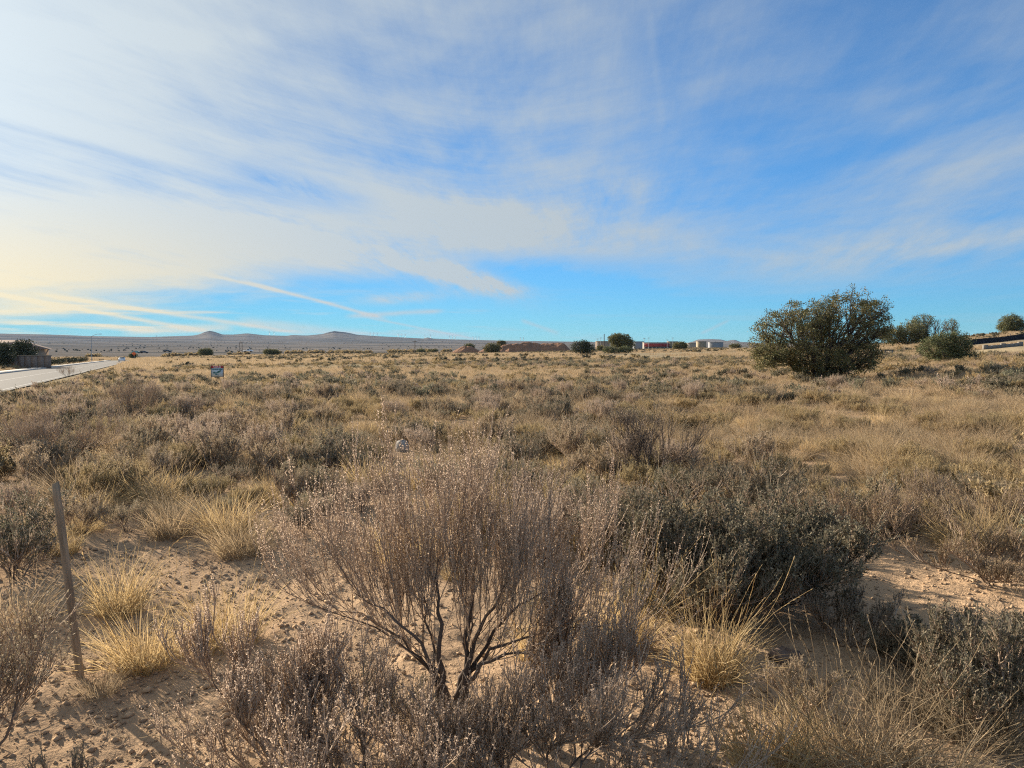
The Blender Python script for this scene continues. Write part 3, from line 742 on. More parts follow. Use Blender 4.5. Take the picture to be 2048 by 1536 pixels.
    scatter('far_grass', FARP['grassfar'], np.stack([x, y, ground(x, y)], 1), rng.uniform(0, 6.28, len(x)), rng.uniform(.7, 1.4, len(x)), rng.randint(0, 4, len(x)), 'pale straw grass on the far side of the field', 'grass')
    x, y = pts(.10, 80, 430, 42); keep = (rng.rand(len(x)) < sstep(.35, .65, fbm(x / 26, y / 26, 3, 66)) * 1.3) & ~on_road(x, y, True); x, y = x[keep], y[keep]
    scatter('far_brush', FARP['shrubfar'], np.stack([x, y, ground(x, y)], 1), rng.uniform(0, 6.28, len(x)), rng.uniform(.45, 1.25, len(x)), rng.randint(0, 3, len(x)), 'small dark brush dotting the far side of the field', 'brush')
    # dead grass lying low between the plants
    x, y = pts(1.9, 2.2, 26); keep = (rng.rand(len(x)) > bare(x, y, 1.1) * 1.15) & ~on_road(x, y) & (rng.rand(len(x)) < .35 + sstep(3, 8, np.hypot(x, y)))
    x, y = x[keep], y[keep]
    scatter('grass_litter', FARP['litter'], np.stack([x, y, ground(x, y)], 1), rng.uniform(0, 6.28, len(x)), rng.uniform(.6, 1.2, len(x)), rng.randint(0, 3, len(x)), 'short dead grass litter lying between the clumps', 'grass')
build_field()

def build_clods():
    rng = np.random.RandomState(9)
    n = 42000; r = 2.2 + 9 * rng.rand(n) ** 1.3; a = rng.uniform(-R(42), R(42), n); x, y = r * np.sin(a), r * np.cos(a)
    keep = rng.rand(n) < .25 + bare(x, y, 1.2); x, y = x[keep], y[keep]; n = len(x)
    z = ground(x, y); s_ = .0035 + .015 * rng.rand(n) ** 4 + .002 * rng.rand(n)
    base = np.array([[1, 0, 0], [-1, 0, 0], [0, 1, 0], [0, -1, 0], [0, 0, .75], [0, 0, -.5]])
    v = base[None] * (s_[:, None, None] * rng.uniform(.6, 1.5, (n, 6, 1)))
    c, sn = np.cos(rng.rand(n) * 6), np.sin(rng.rand(n) * 6)
    v = np.stack([v[..., 0] * c[:, None] - v[..., 1] * sn[:, None], v[..., 0] * sn[:, None] + v[..., 1] * c[:, None], v[..., 2]], -1) + np.stack([x, y, z + s_ * .2], 1)[:, None]
    f = np.array([[0, 2, 4], [2, 1, 4], [1, 3, 4], [3, 0, 4], [2, 0, 5], [1, 2, 5], [3, 1, 5], [0, 3, 5]])
    q = (f[None] + (np.arange(n) * 6)[:, None, None]).reshape(-1, 3)
    # fallen twigs and stalks
    n2 = 1500; r2 = 2.2 + 6 * rng.rand(n2) ** 1.2; a2 = rng.uniform(-R(40), R(40), n2); x2, y2 = r2 * np.sin(a2), r2 * np.cos(a2); th = rng.rand(n2) * 6.28; ln = rng.uniform(.03, .16, n2)
    pth = []
    for k in np.linspace(-.5, .5, 3):
        xx, yy = x2 + np.cos(th) * ln * k, y2 + np.sin(th) * ln * k; pth.append(np.stack([xx, yy, ground(xx, yy) + .004], 1))
    tw = link('fallen_twigs', mesh_g('fallen_twigs', tube(rng, np.stack(pth, 1), .0016, .001, 3), 'twig')); tag(tw, 'thin fallen twigs and stalks littering the bare soil', 'litter', kind='stuff')
    o = link('soil_crumbs', mesh_from('soil_crumbs', v.reshape(-1, 3), [q], np.repeat(rng.rand(n), 6), [M['clod']]))
    tag(o, 'small crumbs and pebbles of sandy soil on the bare patches', 'soil crumbs', kind='stuff')
build_clods()

# ------------------------------------------------------------------ junipers
def juniper_geo(seed, lobes, ntips, leafsz, nleaf, base_h=.0, stems=8, trunk_r=.12, hollow=.45, fine=1.0):
    """lobes: (cx, cy, cz, rx, ry, rz) ellipsoids the crown fills; limbs fan out from the foot"""
    rng = np.random.RandomState(seed); tips = []
    vol = np.array([l[3] * l[4] * l[5] for l in lobes]) ** .67; vol = vol / vol.sum()
    for l, w in zip(lobes, vol):
        n = int(ntips * w); d = unit(rng.normal(0, 1, (n, 3))); rad = hollow + (1 - hollow) * rng.rand(n) ** .55
        lump = 1 + .16 * np.sin(d[:, 0] * 5 + seed) * np.sin(d[:, 2] * 6 + d[:, 1] * 4 + seed * 2)
        tips.append(np.array(l[:3]) + d * (rad * lump)[:, None] * np.array(l[3:]))
    tips = np.concatenate(tips); tips = tips[tips[:, 2] > base_h]
    # two rounds of grouping: limbs, then boughs
    def group(p, k):
        c = p[rng.choice(len(p), k, replace=False)]
        for _ in range(5):
            a = np.argmin(((p[:, None] - c[None]) ** 2).sum(-1), 1)
            c = np.array([p[a == i].mean(0) if (a == i).any() else c[i] for i in range(k)])
        return c, a
    bough, ab = group(tips, max(stems * 7, 12)); limb, al = group(bough, stems)
    def curve(a, b, sag, K):
        tt = np.linspace(0, 1, K)[None, :, None]; m = a * .5 + b * .5 + sag
        p = (1 - tt) ** 2 * a[:, None] + 2 * tt * (1 - tt) * m[:, None] + tt ** 2 * b[:, None]
        w = np.sin(tt * np.pi); return p + rng.normal(0, .03, p.shape) * w * np.linalg.norm(b - a, axis=1)[:, None, None]
    o = np.zeros((stems, 3)); o[:, :2] = rng.normal(0, trunk_r * .9, (stems, 2)); o[:, 2] = -.1
    le = limb * .78 + o * .22
    limbs = curve(o, le, np.array([0, 0, .0]), 8)
    starts = limbs[al, rng.randint(4, 8, len(al))]
    bs = curve(starts, bough, np.array([0, 0, -.05]), 6)
    ts = curve(bs[ab, rng.randint(2, 6, len(ab))], tips, np.array([0, 0, .0]), 4)
    trunk = cat([tube(rng, limbs, trunk_r * .62 * rng.uniform(.6, 1.2, stems), trunk_r * .25, 7), tube(rng, bs, trunk_r * .24, trunk_r * .10, 5), tube(rng, ts, trunk_r * .09, trunk_r * .04, 3)])
    tt = rng.rand(len(tips)) * .75
    c = np.repeat(tips, nleaf, 0) + rng.normal(0, leafsz * .95, (len(tips) * nleaf, 3)) * [1, 1, .85]
    d = unit(c - np.repeat(tips, nleaf, 0) + [0, 0, leafsz * .5])
    lv = leaves(rng, c, d, leafsz * 1.25 * fine, leafsz * .95 * fine, .5, np.clip(np.repeat(tt, nleaf) + rng.uniform(0, .25, len(c)), 0, 1))
    return trunk, lv
def juniper(loc, label, seed, lobes, ntips, leafsz, nleaf, name='juniper_tree', group=None, leafmat='juniper', category='tree', **kw):
    tr, lv = juniper_geo(seed, lobes, ntips, leafsz, nleaf, **kw)
    root = link(name, None, None, loc); tag(root, label, category, group)
    link('trunk', mesh_g('trunk', tr, 'junbark'), root)
    if leafmat: link('crown', mesh_g('crown', lv, leafmat), root)
    return root
def bush_lobes(w, h, k=3, seed=0):
    rng = np.random.RandomState(seed); L = [(0, 0, h * .52, w * .40, w * .38, h * .46)]
    for i in range(k):
        a = rng.uniform(0, 6.28); L.append((math.cos(a) * w * .24, math.sin(a) * w * .2, h * rng.uniform(.35, .68), w * .27, w * .26, h * .30))
    return L
def trees():
    c = P(1625, 764); s_ = c.y / F_PX        # metres per photograph pixel at the big juniper
    X = lambda px: (px - 1625) * s_
    Z = lambda py: (764 - py) * s_
    lob = [(X(1694), .2, Z(655), 82 * s_, 1.8, 80 * s_), (X(1570), -.1, Z(676), 72 * s_, 1.6, 68 * s_), (X(1538), .0, Z(702), 46 * s_, 1.3, 36 * s_), (X(1630), .3, Z(645), 58 * s_, 1.4, 54 * s_),
           (X(1712), .2, Z(708), 54 * s_, 1.4, 38 * s_), (X(1738), 0, Z(640), 38 * s_, 1.0, 42 * s_), (X(1612), -.5, Z(742), 38 * s_, .8, 22 * s_), (X(1656), -.4, Z(740), 44 * s_, .9, 24 * s_), (X(1625), -.3, Z(712), 66 * s_, 1.2, 32 * s_)]
    juniper(c, 'large sprawling juniper tree with many dark limbs standing alone in the field', 71, lob, 1750, .074, 36, fine=.60, stems=15, trunk_r=.16, hollow=.42, base_h=.08)
    def at(px, dist): return Pd(px, dist)
    c = at(1893, 43); juniper(c, 'nearer squat juniper with a bronze left flank below the hillside trees', 72, [(-.5, 0, .9, 1.1, .9, .75), (.45, .1, 1.0, 1.0, .9, .85), (.1, 0, 1.35, .8, .7, .55), (0, -.2, .4, 1.3, .8, .4), (1.1, 0, .7, .55, .5, .5)], 620, .085, 26, stems=8, trunk_r=.1, fine=.66)
    d = 112; c = at(1812, d); juniper(c, 'broad dark juniper thicket on the hillside beside the large lone juniper', 73, [(-1.9, 0, 1.6, 2.0, 1.6, 1.3), (.8, 0, 1.9, 2.3, 1.8, 1.7), (2.2, .3, 1.2, 1.6, 1.4, 1.1), (-3.2, .5, 1.9, 1.2, 1.0, .9)], 900, .16, 18, stems=9, trunk_r=.2, fine=.75)
    c = at(1842, 116); juniper(c, 'juniper with thin half bare top rising out of the hillside thicket', 74, [(0, 0, 3.4, 2.2, 1.8, 1.3), (-.6, 0, 2.4, 1.8, 1.6, 1.5)], 420, .12, 8, stems=8, trunk_r=.16)
    c = at(1866, 110); juniper(c, 'bare leafless tree leaning right out of the hillside thicket', 75, [(.9, 0, 2.6, 1.6, 1.2, 1.4)], 160, .1, 6, stems=6, trunk_r=.14, leafmat=None, name='bare_tree')
    c = at(1900, 125); juniper(c, 'small bare tree on the hill crest behind the squat juniper', 76, [(0, 0, 2.5, 1.3, 1.0, 1.2)], 260, .12, 3, stems=6, trunk_r=.12, name='bare_tree')
    c = at(2020, 140); juniper(c, 'rounded dark juniper high on the hillside at the right edge', 77, [(0, 0, 1.9, 2.3, 2.0, 1.7), (-.9, 0, 1.3, 1.6, 1.4, 1.1), (1.2, 0, 1.5, 1.6, 1.4, 1.2)], 900, .15, 18, stems=7, trunk_r=.18, fine=.75)
    c = at(1960, 165); juniper(c, 'larger of the two small bushes on the hill crest', 78, bush_lobes(2.4, 1.2, 3, 5), 220, .13, 10, stems=5, trunk_r=.07)
    c = at(1932, 165); juniper(c, 'smaller reddish bush on the hill crest', 79, bush_lobes(1.7, .9, 3, 6), 160, .12, 9, stems=5, trunk_r=.06, leafmat='snake')
    c = at(1240, 190); juniper(c, 'tall juniper with a round crown beside the utility pole', 80, [(0, 0, 3.0, 3.0, 2.4, 1.9), (1.3, 0, 2.2, 2.6, 2.0, 1.3), (-1.0, 0, 3.4, 2.0, 1.6, 1.3)], 900, .20, 11, stems=7, trunk_r=.2)
    c = at(1235, 172); juniper(c, 'low spreading juniper in front of the tall round one', 81, [(-1.8, 0, .9, 1.7, 1.2, .8), (1.9, 0, .9, 1.7, 1.2, .9), (0, 0, .6, 1.4, 1, .6)], 460, .15, 9, stems=8, trunk_r=.1)
    c = at(1166, 160); juniper(c, 'grey green open juniper left of the utility pole', 82, [(-.6, 0, 1.6, 2.1, 1.6, 1.4), (1.0, 0, 1.3, 1.7, 1.4, 1.2), (.2, 0, 2.1, 1.4, 1.2, 1.0)], 620, .15, 9, stems=9, trunk_r=.13, leafmat='fargreen')
    c = at(1360, 260); juniper(c, 'dark rounded juniper in front of the long low store', 83, bush_lobes(5.0, 2.8, 4, 7), 420, .26, 10, stems=6, trunk_r=.14)
    c = at(1200, 300); juniper(c, 'small dark juniper between the pole and the grey green one', 84, bush_lobes(3.4, 2.2, 3, 8), 220, .24, 9, stems=5, trunk_r=.12)
    c = at(985, 300); juniper(c, 'dark juniper in front of the dirt mound', 85, bush_lobes(6.8, 4.2, 4, 9), 520, .28, 11, stems=7, trunk_r=.2)
    c = at(1362, 255)
    for px, ztop, w, h, lb, sd in ((938, 360, 5.5, 4.0, 'ragged juniper at the left end of the dirt mound', 86), (1002, 375, 4.8, 3.0, 'juniper standing behind the crest of the dirt mound', 87)):
        c = at(px, ztop); c.z += 2.6 if sd == 86 else 5.0
        c.z = gz(c.x, c.y)
        juniper(c, lb, sd, [(0, 0, h * .5 + (.7 if sd == 86 else 3.0), w * .42, w * .4, h * .46), (w * .2, 0, h * .6 + (.7 if sd == 86 else 3.0), w * .3, w * .3, h * .3)], 360, .28, 10, stems=5, trunk_r=.2)
    c = at(413, 330); juniper(c, 'dark dome shaped juniper on the field edge below the left cone', 88, bush_lobes(6.6, 3.6, 4, 10), 520, .3, 11, stems=6, trunk_r=.18)
    c = at(543, 300); juniper(c, 'low wide juniper on the field edge between the two volcano cones', 89, bush_lobes(6.6, 2.6, 4, 11), 420, .28, 10, stems=6, trunk_r=.16)
    for px, dist, w, h, sd, lb in ((843, 400, 6, 2.2, 91, 'flat dark bush right of the single far pole'), (866, 410, 6, 2.0, 92, 'second flat dark bush right of the single far pole'), (268, 330, 3.2, 2.2, 93, 'small round bush beside the far parked cars'),
                                   (1470, 330, 6, 2.4, 94, 'low dark bush on the skyline left of the large lone juniper')):
        juniper(at(px, dist), lb, sd, bush_lobes(w, h, 3, sd), 200, .3, 9, stems=5, trunk_r=.12, name='juniper_bush', category='bush')
trees()

# ------------------------------------------------------------------ stake, sign, rocks
def wood(t, p):
    g = objco(t); sp = t.nodes.new('ShaderNodeMapping'); t.links.new(g.o, sp.inputs[0]); sp.inputs['Scale'].default_value = (60, 60, 4)
    n = noise(t, S(t, sp.outputs[0]), 1.0, 6, .65); m = noise(t, g, 5, 4, .6)
    bump(t, p, n, .6, .003)
    c = mixc(t, n.smooth(.3, .7), (.16, .115, .075), (.36, .275, .19)); return mixc(t, m.smooth(.5, .75) * .6, c, (.10, .075, .06))
M['wood'] = material('weathered_wood', wood, .85)
def stake():
    p_ = P(162, 1372); h = 405 / F_PX * p_.y * 1.0; rng = np.random.RandomState(4)
    prof = [(-.12, .7), (.0, 1), (.15, 1.02), (.3, .98), (.45, 1.03), (.62, .99), (.8, 1.0), (.93, .98), (1.0, .92)]
    V = []
    for f, k in prof:
        off = rng.normal(0, .0012, 2)
        for a, b in ((-1, -.6), (-.75, -.8), (.8, -.75), (1, -.5), (1, .6), (.75, .8), (-.8, .75), (-1, .55)):
            V.append([a * .0155 * k + off[0], b * .0155 * k + off[1], f * h + (.006 * a if f == 1.0 else 0)])
    n = 8; K = len(prof); Q = [[k * n + i, k * n + (i + 1) % n, (k + 1) * n + (i + 1) % n, (k + 1) * n + i] for k in range(K - 1) for i in range(n)]
    o = link('survey_stake', mesh_from('survey_stake', V, [np.array(Q), np.array([list(range((K - 1) * n, K * n))])], None, [M['wood']]), None, p_)
    o.rotation_euler = (R(-3), R(-5.6), R(18)); tag(o, 'weathered thin wooden stake leaning in bare soil at the left', 'stake')
stake()
M['metal'] = flat('dark_metal', (.05, .045, .05), .5, .3, 9); M['red'] = flat('sign_red', (.42, .05, .055), .55, .15, 3); M['signwhite'] = flat('sign_white', (.46, .54, .57), .5, .08, 3)
M['teal'] = flat('sign_teal', (.05, .16, .17), .5, .15, 5); M['white'] = flat('white_print', (.8, .8, .8), .5, .04, 3); M['cyan'] = flat('sign_cyan', (.30, .50, .52), .5, .1, 5); M['orange'] = flat('sign_orange', (.75, .16, .05), .55, .1, 3)
def sign():
    p_ = P(435, 763); s_ = p_.y / F_PX; root = link('yard_sign', None, None, p_); root.rotation_euler.z = R(16); tag(root, 'small white lot sign with red SOLD rider on two metal legs in the field', 'sign')
    W = 11.6 * s_; top = 31 * s_; mid = 26.5 * s_; bot = 10 * s_
    for sx in (-1, 1): link('leg', boxmesh('leg', [(sx * W - .012, sx * W + .012, -.012, .012, -.15, top)], M['metal']), root)
    link('crossbar', boxmesh('crossbar', [(-W, W, -.010, .010, bot - .02, bot - .002), (-W, W, -.010, .010, mid - .004, mid + .010)], M['metal']), root)
    pn = link('panel', boxmesh('panel', [(-W + .013, W - .013, -.006, .006, bot, mid - .005)], M['signwhite']), root)
    rd = link('rider', boxmesh('rider', [(-W, W, -.006, .006, mid + .012, top + .01)], M['red']), root)
    cu = bpy.data.curves.new('sold', 'FONT'); cu.body = 'SOLD'; cu.align_x = 'CENTER'; cu.size = (top - mid) * 1.28; cu.extrude = .0015
    tmp = bpy.data.objects.new('tmp', cu); COL.objects.link(tmp); bpy.context.view_layer.update()
    me = bpy.data.meshes.new_from_object(tmp.evaluated_get(bpy.context.evaluated_depsgraph_get())); bpy.data.objects.remove(tmp)
    me.materials.clear(); me.materials.append(M['white'])
    tx = link('lettering', me, rd); tx.location = (0, -.010, mid + .02); tx.rotation_euler = (R(90), 0, 0)
    H = mid - bot
    link('headline', boxmesh('headline', [(-W * .8, W * .2, -.011, -.0065, bot + H * .80, bot + H * .90), (W * .3, W * .85, -.011, -.0065, bot + H * .80, bot + H * .92)], M['teal']), pn)
    v = np.array([(-.75, .42), (-.55, .62), (-.35, .5), (-.05, .52), (.1, .66), (.65, .78), (.5, .55), (.15, .40), (-.2, .34), (-.5, .36)]); n = len(v)
    V = np.concatenate([np.stack([v[:, 0] * W, np.full(n, yy), bot + H * v[:, 1]], 1) for yy in (-.012, -.0066)])
    link('emblem', mesh_from('emblem', V, [np.array([list(range(n))]), np.array([[i, (i + 1) % n, n + (i + 1) % n, n + i] for i in range(n)])], None, [M['teal']]), pn)
    link('small_print', boxmesh('small_print', [(-W * .35, W * .05, -.011, -.0066, bot + H * .18, bot + H * .28), (W * .12, W * .3, -.011, -.0066, bot + H * .14, bot + H * .22)], M['teal']), pn)
sign()
def rock(p_, sx, sy, sz, mat, label, seed):
    rng = np.random.RandomState(seed); n, m = 14, 9; V = []
    ph = rng.rand(6) * 6
    for i in range(m):
        th = math.pi * i / (m - 1)
        for j in range(n):
            a = 2 * math.pi * j / n; d = np.array([math.sin(th) * math.cos(a), math.sin(th) * math.sin(a), math.cos(th)])
            k = 1 + .16 * math.sin(3 * a + ph[0]) * math.sin(th * 2 + ph[1]) + .10 * math.sin(5 * a + ph[2]) + rng.normal(0, .04)
            d = np.sign(d) * np.abs(d) ** .8; V.append(d * k * [sx, sy, sz])
    q = [[i * n + j, (i + 1) * n + j, (i + 1) * n + (j + 1) % n, i * n + (j + 1) % n] for i in range(m - 1) for j in range(n)]
    o = link('rock', mesh_from('rock', V, [np.array(q)], None, [mat]), None, p_); o.location.z += sz * .35; o.rotation_euler.z = seed; tag(o, label, 'rock')
M['rock'] = flat('grey_rock', (.13, .10, .085), .95, .5, 14, 0.0); M['palerock'] = flat('pale_rock', (.30, .29, .28), .95, .5, 22, 0.0); M['darkrock'] = flat('dark_rock', (.05, .055, .075), .8, .4, 8)
rock(P(1570, 1335), .075, .055, .042, M['rock'], 'half buried flat grey rock in the shade right of the golden clump', 3)
rock(P(805, 903), .14, .10, .115, M['palerock'], 'pale blotched rock showing between brush left of the big shrub top', 5)
rock(P(461, 763), .13, .12, .13, M['darkrock'], 'dark blue lump lying in the grass right of the lot sign', 7)

# ------------------------------------------------------------------ dirt mound
M['dirt'] = material('mound_dirt', lambda t, p: (bump(t, p, noise(t, pos(t), 1.6, 6, .7), 1.0, .5), mixc(t, noise(t, pos(t), .35, 6, .7).smooth(.35, .65), (.30, .16, .095), (.20, .115, .075)))[1], .95, 0, .1)
def mound(px0, px1, dist, depth, profile, label, seed):
    """a heap of tipped soil; profile = (px, top row)"""
    xs = np.array([(q[0] - 1024) / F_PX * dist for q in profile]); hs = np.array([zat(q[1], dist) for q in profile])
    x = np.linspace((px0 - 1024) / F_PX * dist, (px1 - 1024) / F_PX * dist, 110); yy = np.linspace(-1, 1, 36)
    X, Yn = np.meshgrid(x, yy, indexing='ij'); Y = dist + Yn * depth
    g = ground(X, Y, False); h = np.interp(X, xs, hs) - ground(X, np.full_like(X, dist), False)
    lump = .75 + .5 * fbm(X / 3.5 + seed, Y / 3.5, 3, seed)
    Z = g - .4 + np.maximum(0, (h + .4) * lump * (1 - np.abs(Yn) ** 1.6))
    v = np.stack([X.ravel(), Y.ravel(), Z.ravel()], 1); i, j = np.meshgrid(np.arange(109), np.arange(35), indexing='ij')
    q = np.stack([i * 36 + j, (i + 1) * 36 + j, (i + 1) * 36 + j + 1, i * 36 + j + 1], -1).reshape(-1, 4)
    o = link('dirt_mound', mesh_from('dirt_mound', v, [q], None, [M['dirt']], True)); tag(o, label, 'dirt mound')
mound(985, 1145, 370, 9, [(985, 706), (1005, 690), (1020, 688), (1050, 687), (1080, 687), (1110, 687), (1128, 688), (1145, 704)], 'long reddish brown ridge of tipped soil beyond the field', 2)
mound(905, 965, 345, 6, [(905, 704), (920, 695), (930, 692), (945, 694), (965, 704)], 'pointed grey brown soil heap at the left end of the soil ridge', 4)
mound(955, 1005, 335, 5, [(955, 705), (970, 696), (985, 694), (1005, 704)], 'soil heap behind the juniper in front of the ridge', 6)
mound(1003, 1036, 320, 4, [(1003, 707), (1018, 698), (1024, 699), (1036, 707)], 'small soil cone at the near foot of the ridge', 8)

# ------------------------------------------------------------------ far buildings
M['stucco'] = flat('tan_stucco', (.27, .20, .14), .9, .08, .5); M['stucco2'] = flat('pale_stucco', (.27, .245, .21), .9, .08, .4); M['whitewall'] = flat('white_wall', (.20, .21, .22), .8, .06, .3)
M['redband'] = flat('red_fascia', (.30, .045, .04), .7, .1, .4); M['glass'] = flat('dark_glass', (.03, .04, .05), .15, .2, 1, .6); M['rooftile'] = flat('roof_tile', (.24, .15, .11), .85, .2, 2); M['greymetal'] = flat('grey_metal', (.30, .32, .33), .5, .1, 2)
M['cream'] = flat('cream_wall', (.24, .20, .135), .85, .06, .4)
def store(px0, px1, ytop, dist, depth, wall, label, band=None, bays=4, parapet=True):
    x0, x1 = (px0 - 1024) / F_PX * dist, (px1 - 1024) / F_PX * dist; g = min(gz(x0, dist), gz(x1, dist)) - .5; top = zat(ytop, dist)
    root = link('store_building', None, None, ((x0 + x1) / 2, dist, g)); tag(root, label, 'building'); w = (x1 - x0) / 2; h = top - g
    link('wall', boxmesh('wall', [(-w, w, 0, depth, 0, h)], wall), root)
    if parapet: link('parapet', boxmesh('parapet', [(-w - .1, w + .1, -.1, depth + .1, h + .003, h + .35)], wall), root)
    if band: link('fascia', boxmesh('fascia', [(-w - .2, w + .2, -.6, -.004, h * .62, h * .93)], band), root)
    for i in range(bays):
        c = -w + (i + .5) * 2 * w / bays; bw = .6 * w / bays
        link('window', boxmesh('window', [(c - bw, c + bw, -.06, .05, h * .22, h * .55)], M['glass']), root)
    return root
store(1193, 1219, 683.2, 520, 6, M['stucco'], 'tan flat roofed building behind the utility pole', None, 3)
store(1268, 1288, 683.7, 540, 6, M['whitewall'], 'pale blue grey store right of the tall round juniper', None, 3)
store(1288, 1337, 685.7, 500, 6, M['stucco2'], 'long low store with a red fascia', M['redband'], 6)
store(1337, 1356, 683.7, 505, 6, M['cream'], 'cream store block at the right end of the red fascia', None, 2)
store(1376, 1398, 686.7, 530, 6, M['stucco2'], 'pale low store right of the dark rounded juniper', None, 3)
store(1396, 1412, 683.7, 515, 6, M['cream'], 'cream store with a raised front below the dark mesa', None, 2)
store(1420, 1446, 685.2, 540, 6, M['whitewall'], 'white flat building at the right end of the row of stores', None, 3)
store(1320, 1332, 685.7, 580, 6, M['greymetal'], 'grey shed seen over the red fascia store', None, 1)

def house():
    c = Pd(30, 128); g = float(road_z(np.array(128 * RD[1] + abs(c.x) * .43)))
    root = link('house', None, None, (c.x - 3, 128, g)); root.rotation_euler.z = R(18); tag(root, 'tan stucco house with a low tiled roof across the road', 'house')
    link('wall', boxmesh('wall', [(-6, 5.5, 0, 9, -.5, 3.1)], M['stucco']), root)
    V = np.array([(-6.6, -.6, 3.1), (6.1, -.6, 3.1), (6.1, 9.6, 3.1), (-6.6, 9.6, 3.1), (-2.6, 4.5, 4.7), (2.4, 4.5, 4.7)])
    link('roof', mesh_from('roof', V, [np.array([[0, 1, 5, 4], [2, 3, 4, 5]]), np.array([[1, 2, 5], [3, 0, 4]]), np.array([[3, 2, 1, 0]])], None, [M['rooftile']]), root)
    for x in (-4.2, -1.0, 2.6):
        wd = link('window', boxmesh('window', [(x - .6, x + .6, -.05, .03, 1.0, 2.2)], M['glass']), root)
        link('window_frame', boxmesh('window_frame', [(x - .7, x - .6, -.08, .02, .9, 2.3), (x + .6, x + .7, -.08, .02, .9, 2.3), (x - .6, x + .6, -.08, .02, 2.2, 2.3), (x - .6, x + .6, -.08, .02, .9, 1.0)], M['stucco2']), wd)
    w = Pd(62, 118); gw = gz(w.x, w.y)
    root = link('yard_wall', None, None, (w.x, w.y, gw)); root.rotation_euler.z = R(8); tag(root, 'brown block yard wall in front of the house', 'wall')
    for i in range(6):
        x = -2.9 + i * .97; link('wall_panel', boxmesh('wall_panel', [(x, x + .93, 0, .2, -.4, 1.95)], M['stuccodark']), root)
    link('coping', boxmesh('coping', [(-3.0, 3.0, -.05, .25, 1.953, 2.06)], M['stucco']), root)
    for px, dist, wd, hh, lb, sd in ((8, 116, 4.0, 4.2, 'dark green tree at the left edge in front of the house', 301), (50, 124, 4.2, 4.7, 'round green tree rising over the yard wall', 302)):
        juniper(Pd(px, dist), lb, sd, bush_lobes(wd, hh, 3, sd), 360, .22, 10, stems=5, trunk_r=.12, name='garden_tree', leafmat='fargreen')
    for i, (dist, wd, hh) in enumerate(((168, 2.6, 1.2), (179, 2.8, 1.6), (190, 2.6, 1.4), (203, 3.0, 1.7), (217, 2.8, 1.6), (232, 3.0, 1.7), (248, 3.2, 1.8))):
        q = RD * dist + RN * 18.8
        juniper(Vector((q[0], q[1], gz(q[0], q[1]))), 'clipped green pavement shrub, %s in the row from the yard wall' % NTH[i], 310 + i, bush_lobes(wd, hh, 3, 310 + i), 130, .13, 9, stems=4, trunk_r=.04, name='hedge_shrub', group='clipped shrubs along the far pavement', leafmat='fargreen', category='shrub')
M['stuccodark'] = flat('brown_block', (.24, .17, .13), .9, .12, 2)
house()

# ------------------------------------------------------------------ vehicles, poles, lamp
M['rubber'] = flat('rubber', (.02, .02, .02), .8, .2, 9); M['carwhite'] = flat('white_paint', (.75, .76, .78), .25, .02, 1, .5); M['carteal'] = flat('teal_paint', (.16, .34, .33), .25, .02, 1, .5); M['cardark'] = flat('dark_paint', (.05, .06, .08), .25, .02, 1, .5); M['carsilver'] = flat('silver_paint', (.5, .52, .54), .3, .02, 1, .5); M['lampglass'] = flat('lamp_glass', (.8, .78, .7), .2, .02, 1)
def car(loc, yaw, mat, label, pickup=False):
    root = link('parked_car', None, None, loc); root.rotation_euler.z = yaw; tag(root, label, 'car')
    if pickup: prof = [(-2.7, .45), (-2.7, 1.05), (-.7, 1.08), (-.55, 1.80), (.75, 1.82), (1.35, 1.15), (2.55, 1.02), (2.7, .8), (2.7, .45)]
    else: prof = [(-2.2, .35), (-2.25, .85), (-2.0, 1.0), (-1.35, 1.42), (.35, 1.45), (1.15, .98), (2.05, .85), (2.25, .6), (2.2, .35)]
    n = len(prof); V = [(x, sy * (.9 if z < 1.12 else .74), z) for sy in (-1, 1) for x, z in prof]
    Q = [[i, (i + 1) % n, n + (i + 1) % n, n + i] for i in range(n)]
    link('body', mesh_from('body', V, [np.array(Q), np.array([list(range(n))[::-1], list(range(n, 2 * n))])], None, [mat]), root)
    a, b = (-.45, .7) if pickup else (-1.2, .4)
    z0, z1 = (1.18, 1.70) if pickup else (1.0, 1.36)
    for sy in (-1, 1):
        y0, y1 = (sy * .80, sy * .84) if sy > 0 else (sy * .84, sy * .80)
        link('window', boxmesh('window', [(a, b, y0, y1, z0, z1)], M['glass']), root)
    wx = (.86, 1.28) if pickup else (.48, 1.06); zz = (1.72, 1.18) if pickup else (1.38, 1.0)
    for nm, (xa, xb) in (('windscreen', wx), ('rear_window', (-.68, -.63) if pickup else (-1.5, -1.95))):
        V = np.array([(xa, -.66, zz[0]), (xa, .66, zz[0]), (xb, .72, zz[1]), (xb, -.72, zz[1])]); d = .03 if nm == 'windscreen' else -.03
        V = np.concatenate([V + [d, 0, .03], V - [d, 0, .05]])
        link(nm, mesh_from(nm, V, [np.array([[0, 1, 2, 3], [7, 6, 5, 4], [0, 4, 5, 1], [1, 5, 6, 2], [2, 6, 7, 3], [3, 7, 4, 0]])], None, [M['glass']]), root)
    L = 2.7 if pickup else 2.2
    for sx in (-.62, .62):
        for sy in (-.82, .82):
            ang = np.arange(14) / 14 * 2 * np.pi; V = [(sx * L + .36 * math.cos(q), sy + dy, .36 + .36 * math.sin(q)) for dy in (-.11, .11) for q in ang]
            link('wheel', mesh_from('wheel', V, [np.array([[i, (i + 1) % 14, 14 + (i + 1) % 14, 14 + i] for i in range(14)]), np.array([list(range(14))[::-1], list(range(14, 28))])], None, [M['rubber']]), root)
    for sy in (-.6, .6): link('headlight', boxmesh('headlight', [(L - .06, L + .03, sy - .16, sy + .16, .66, .78)], M['lampglass']), root)
    return root
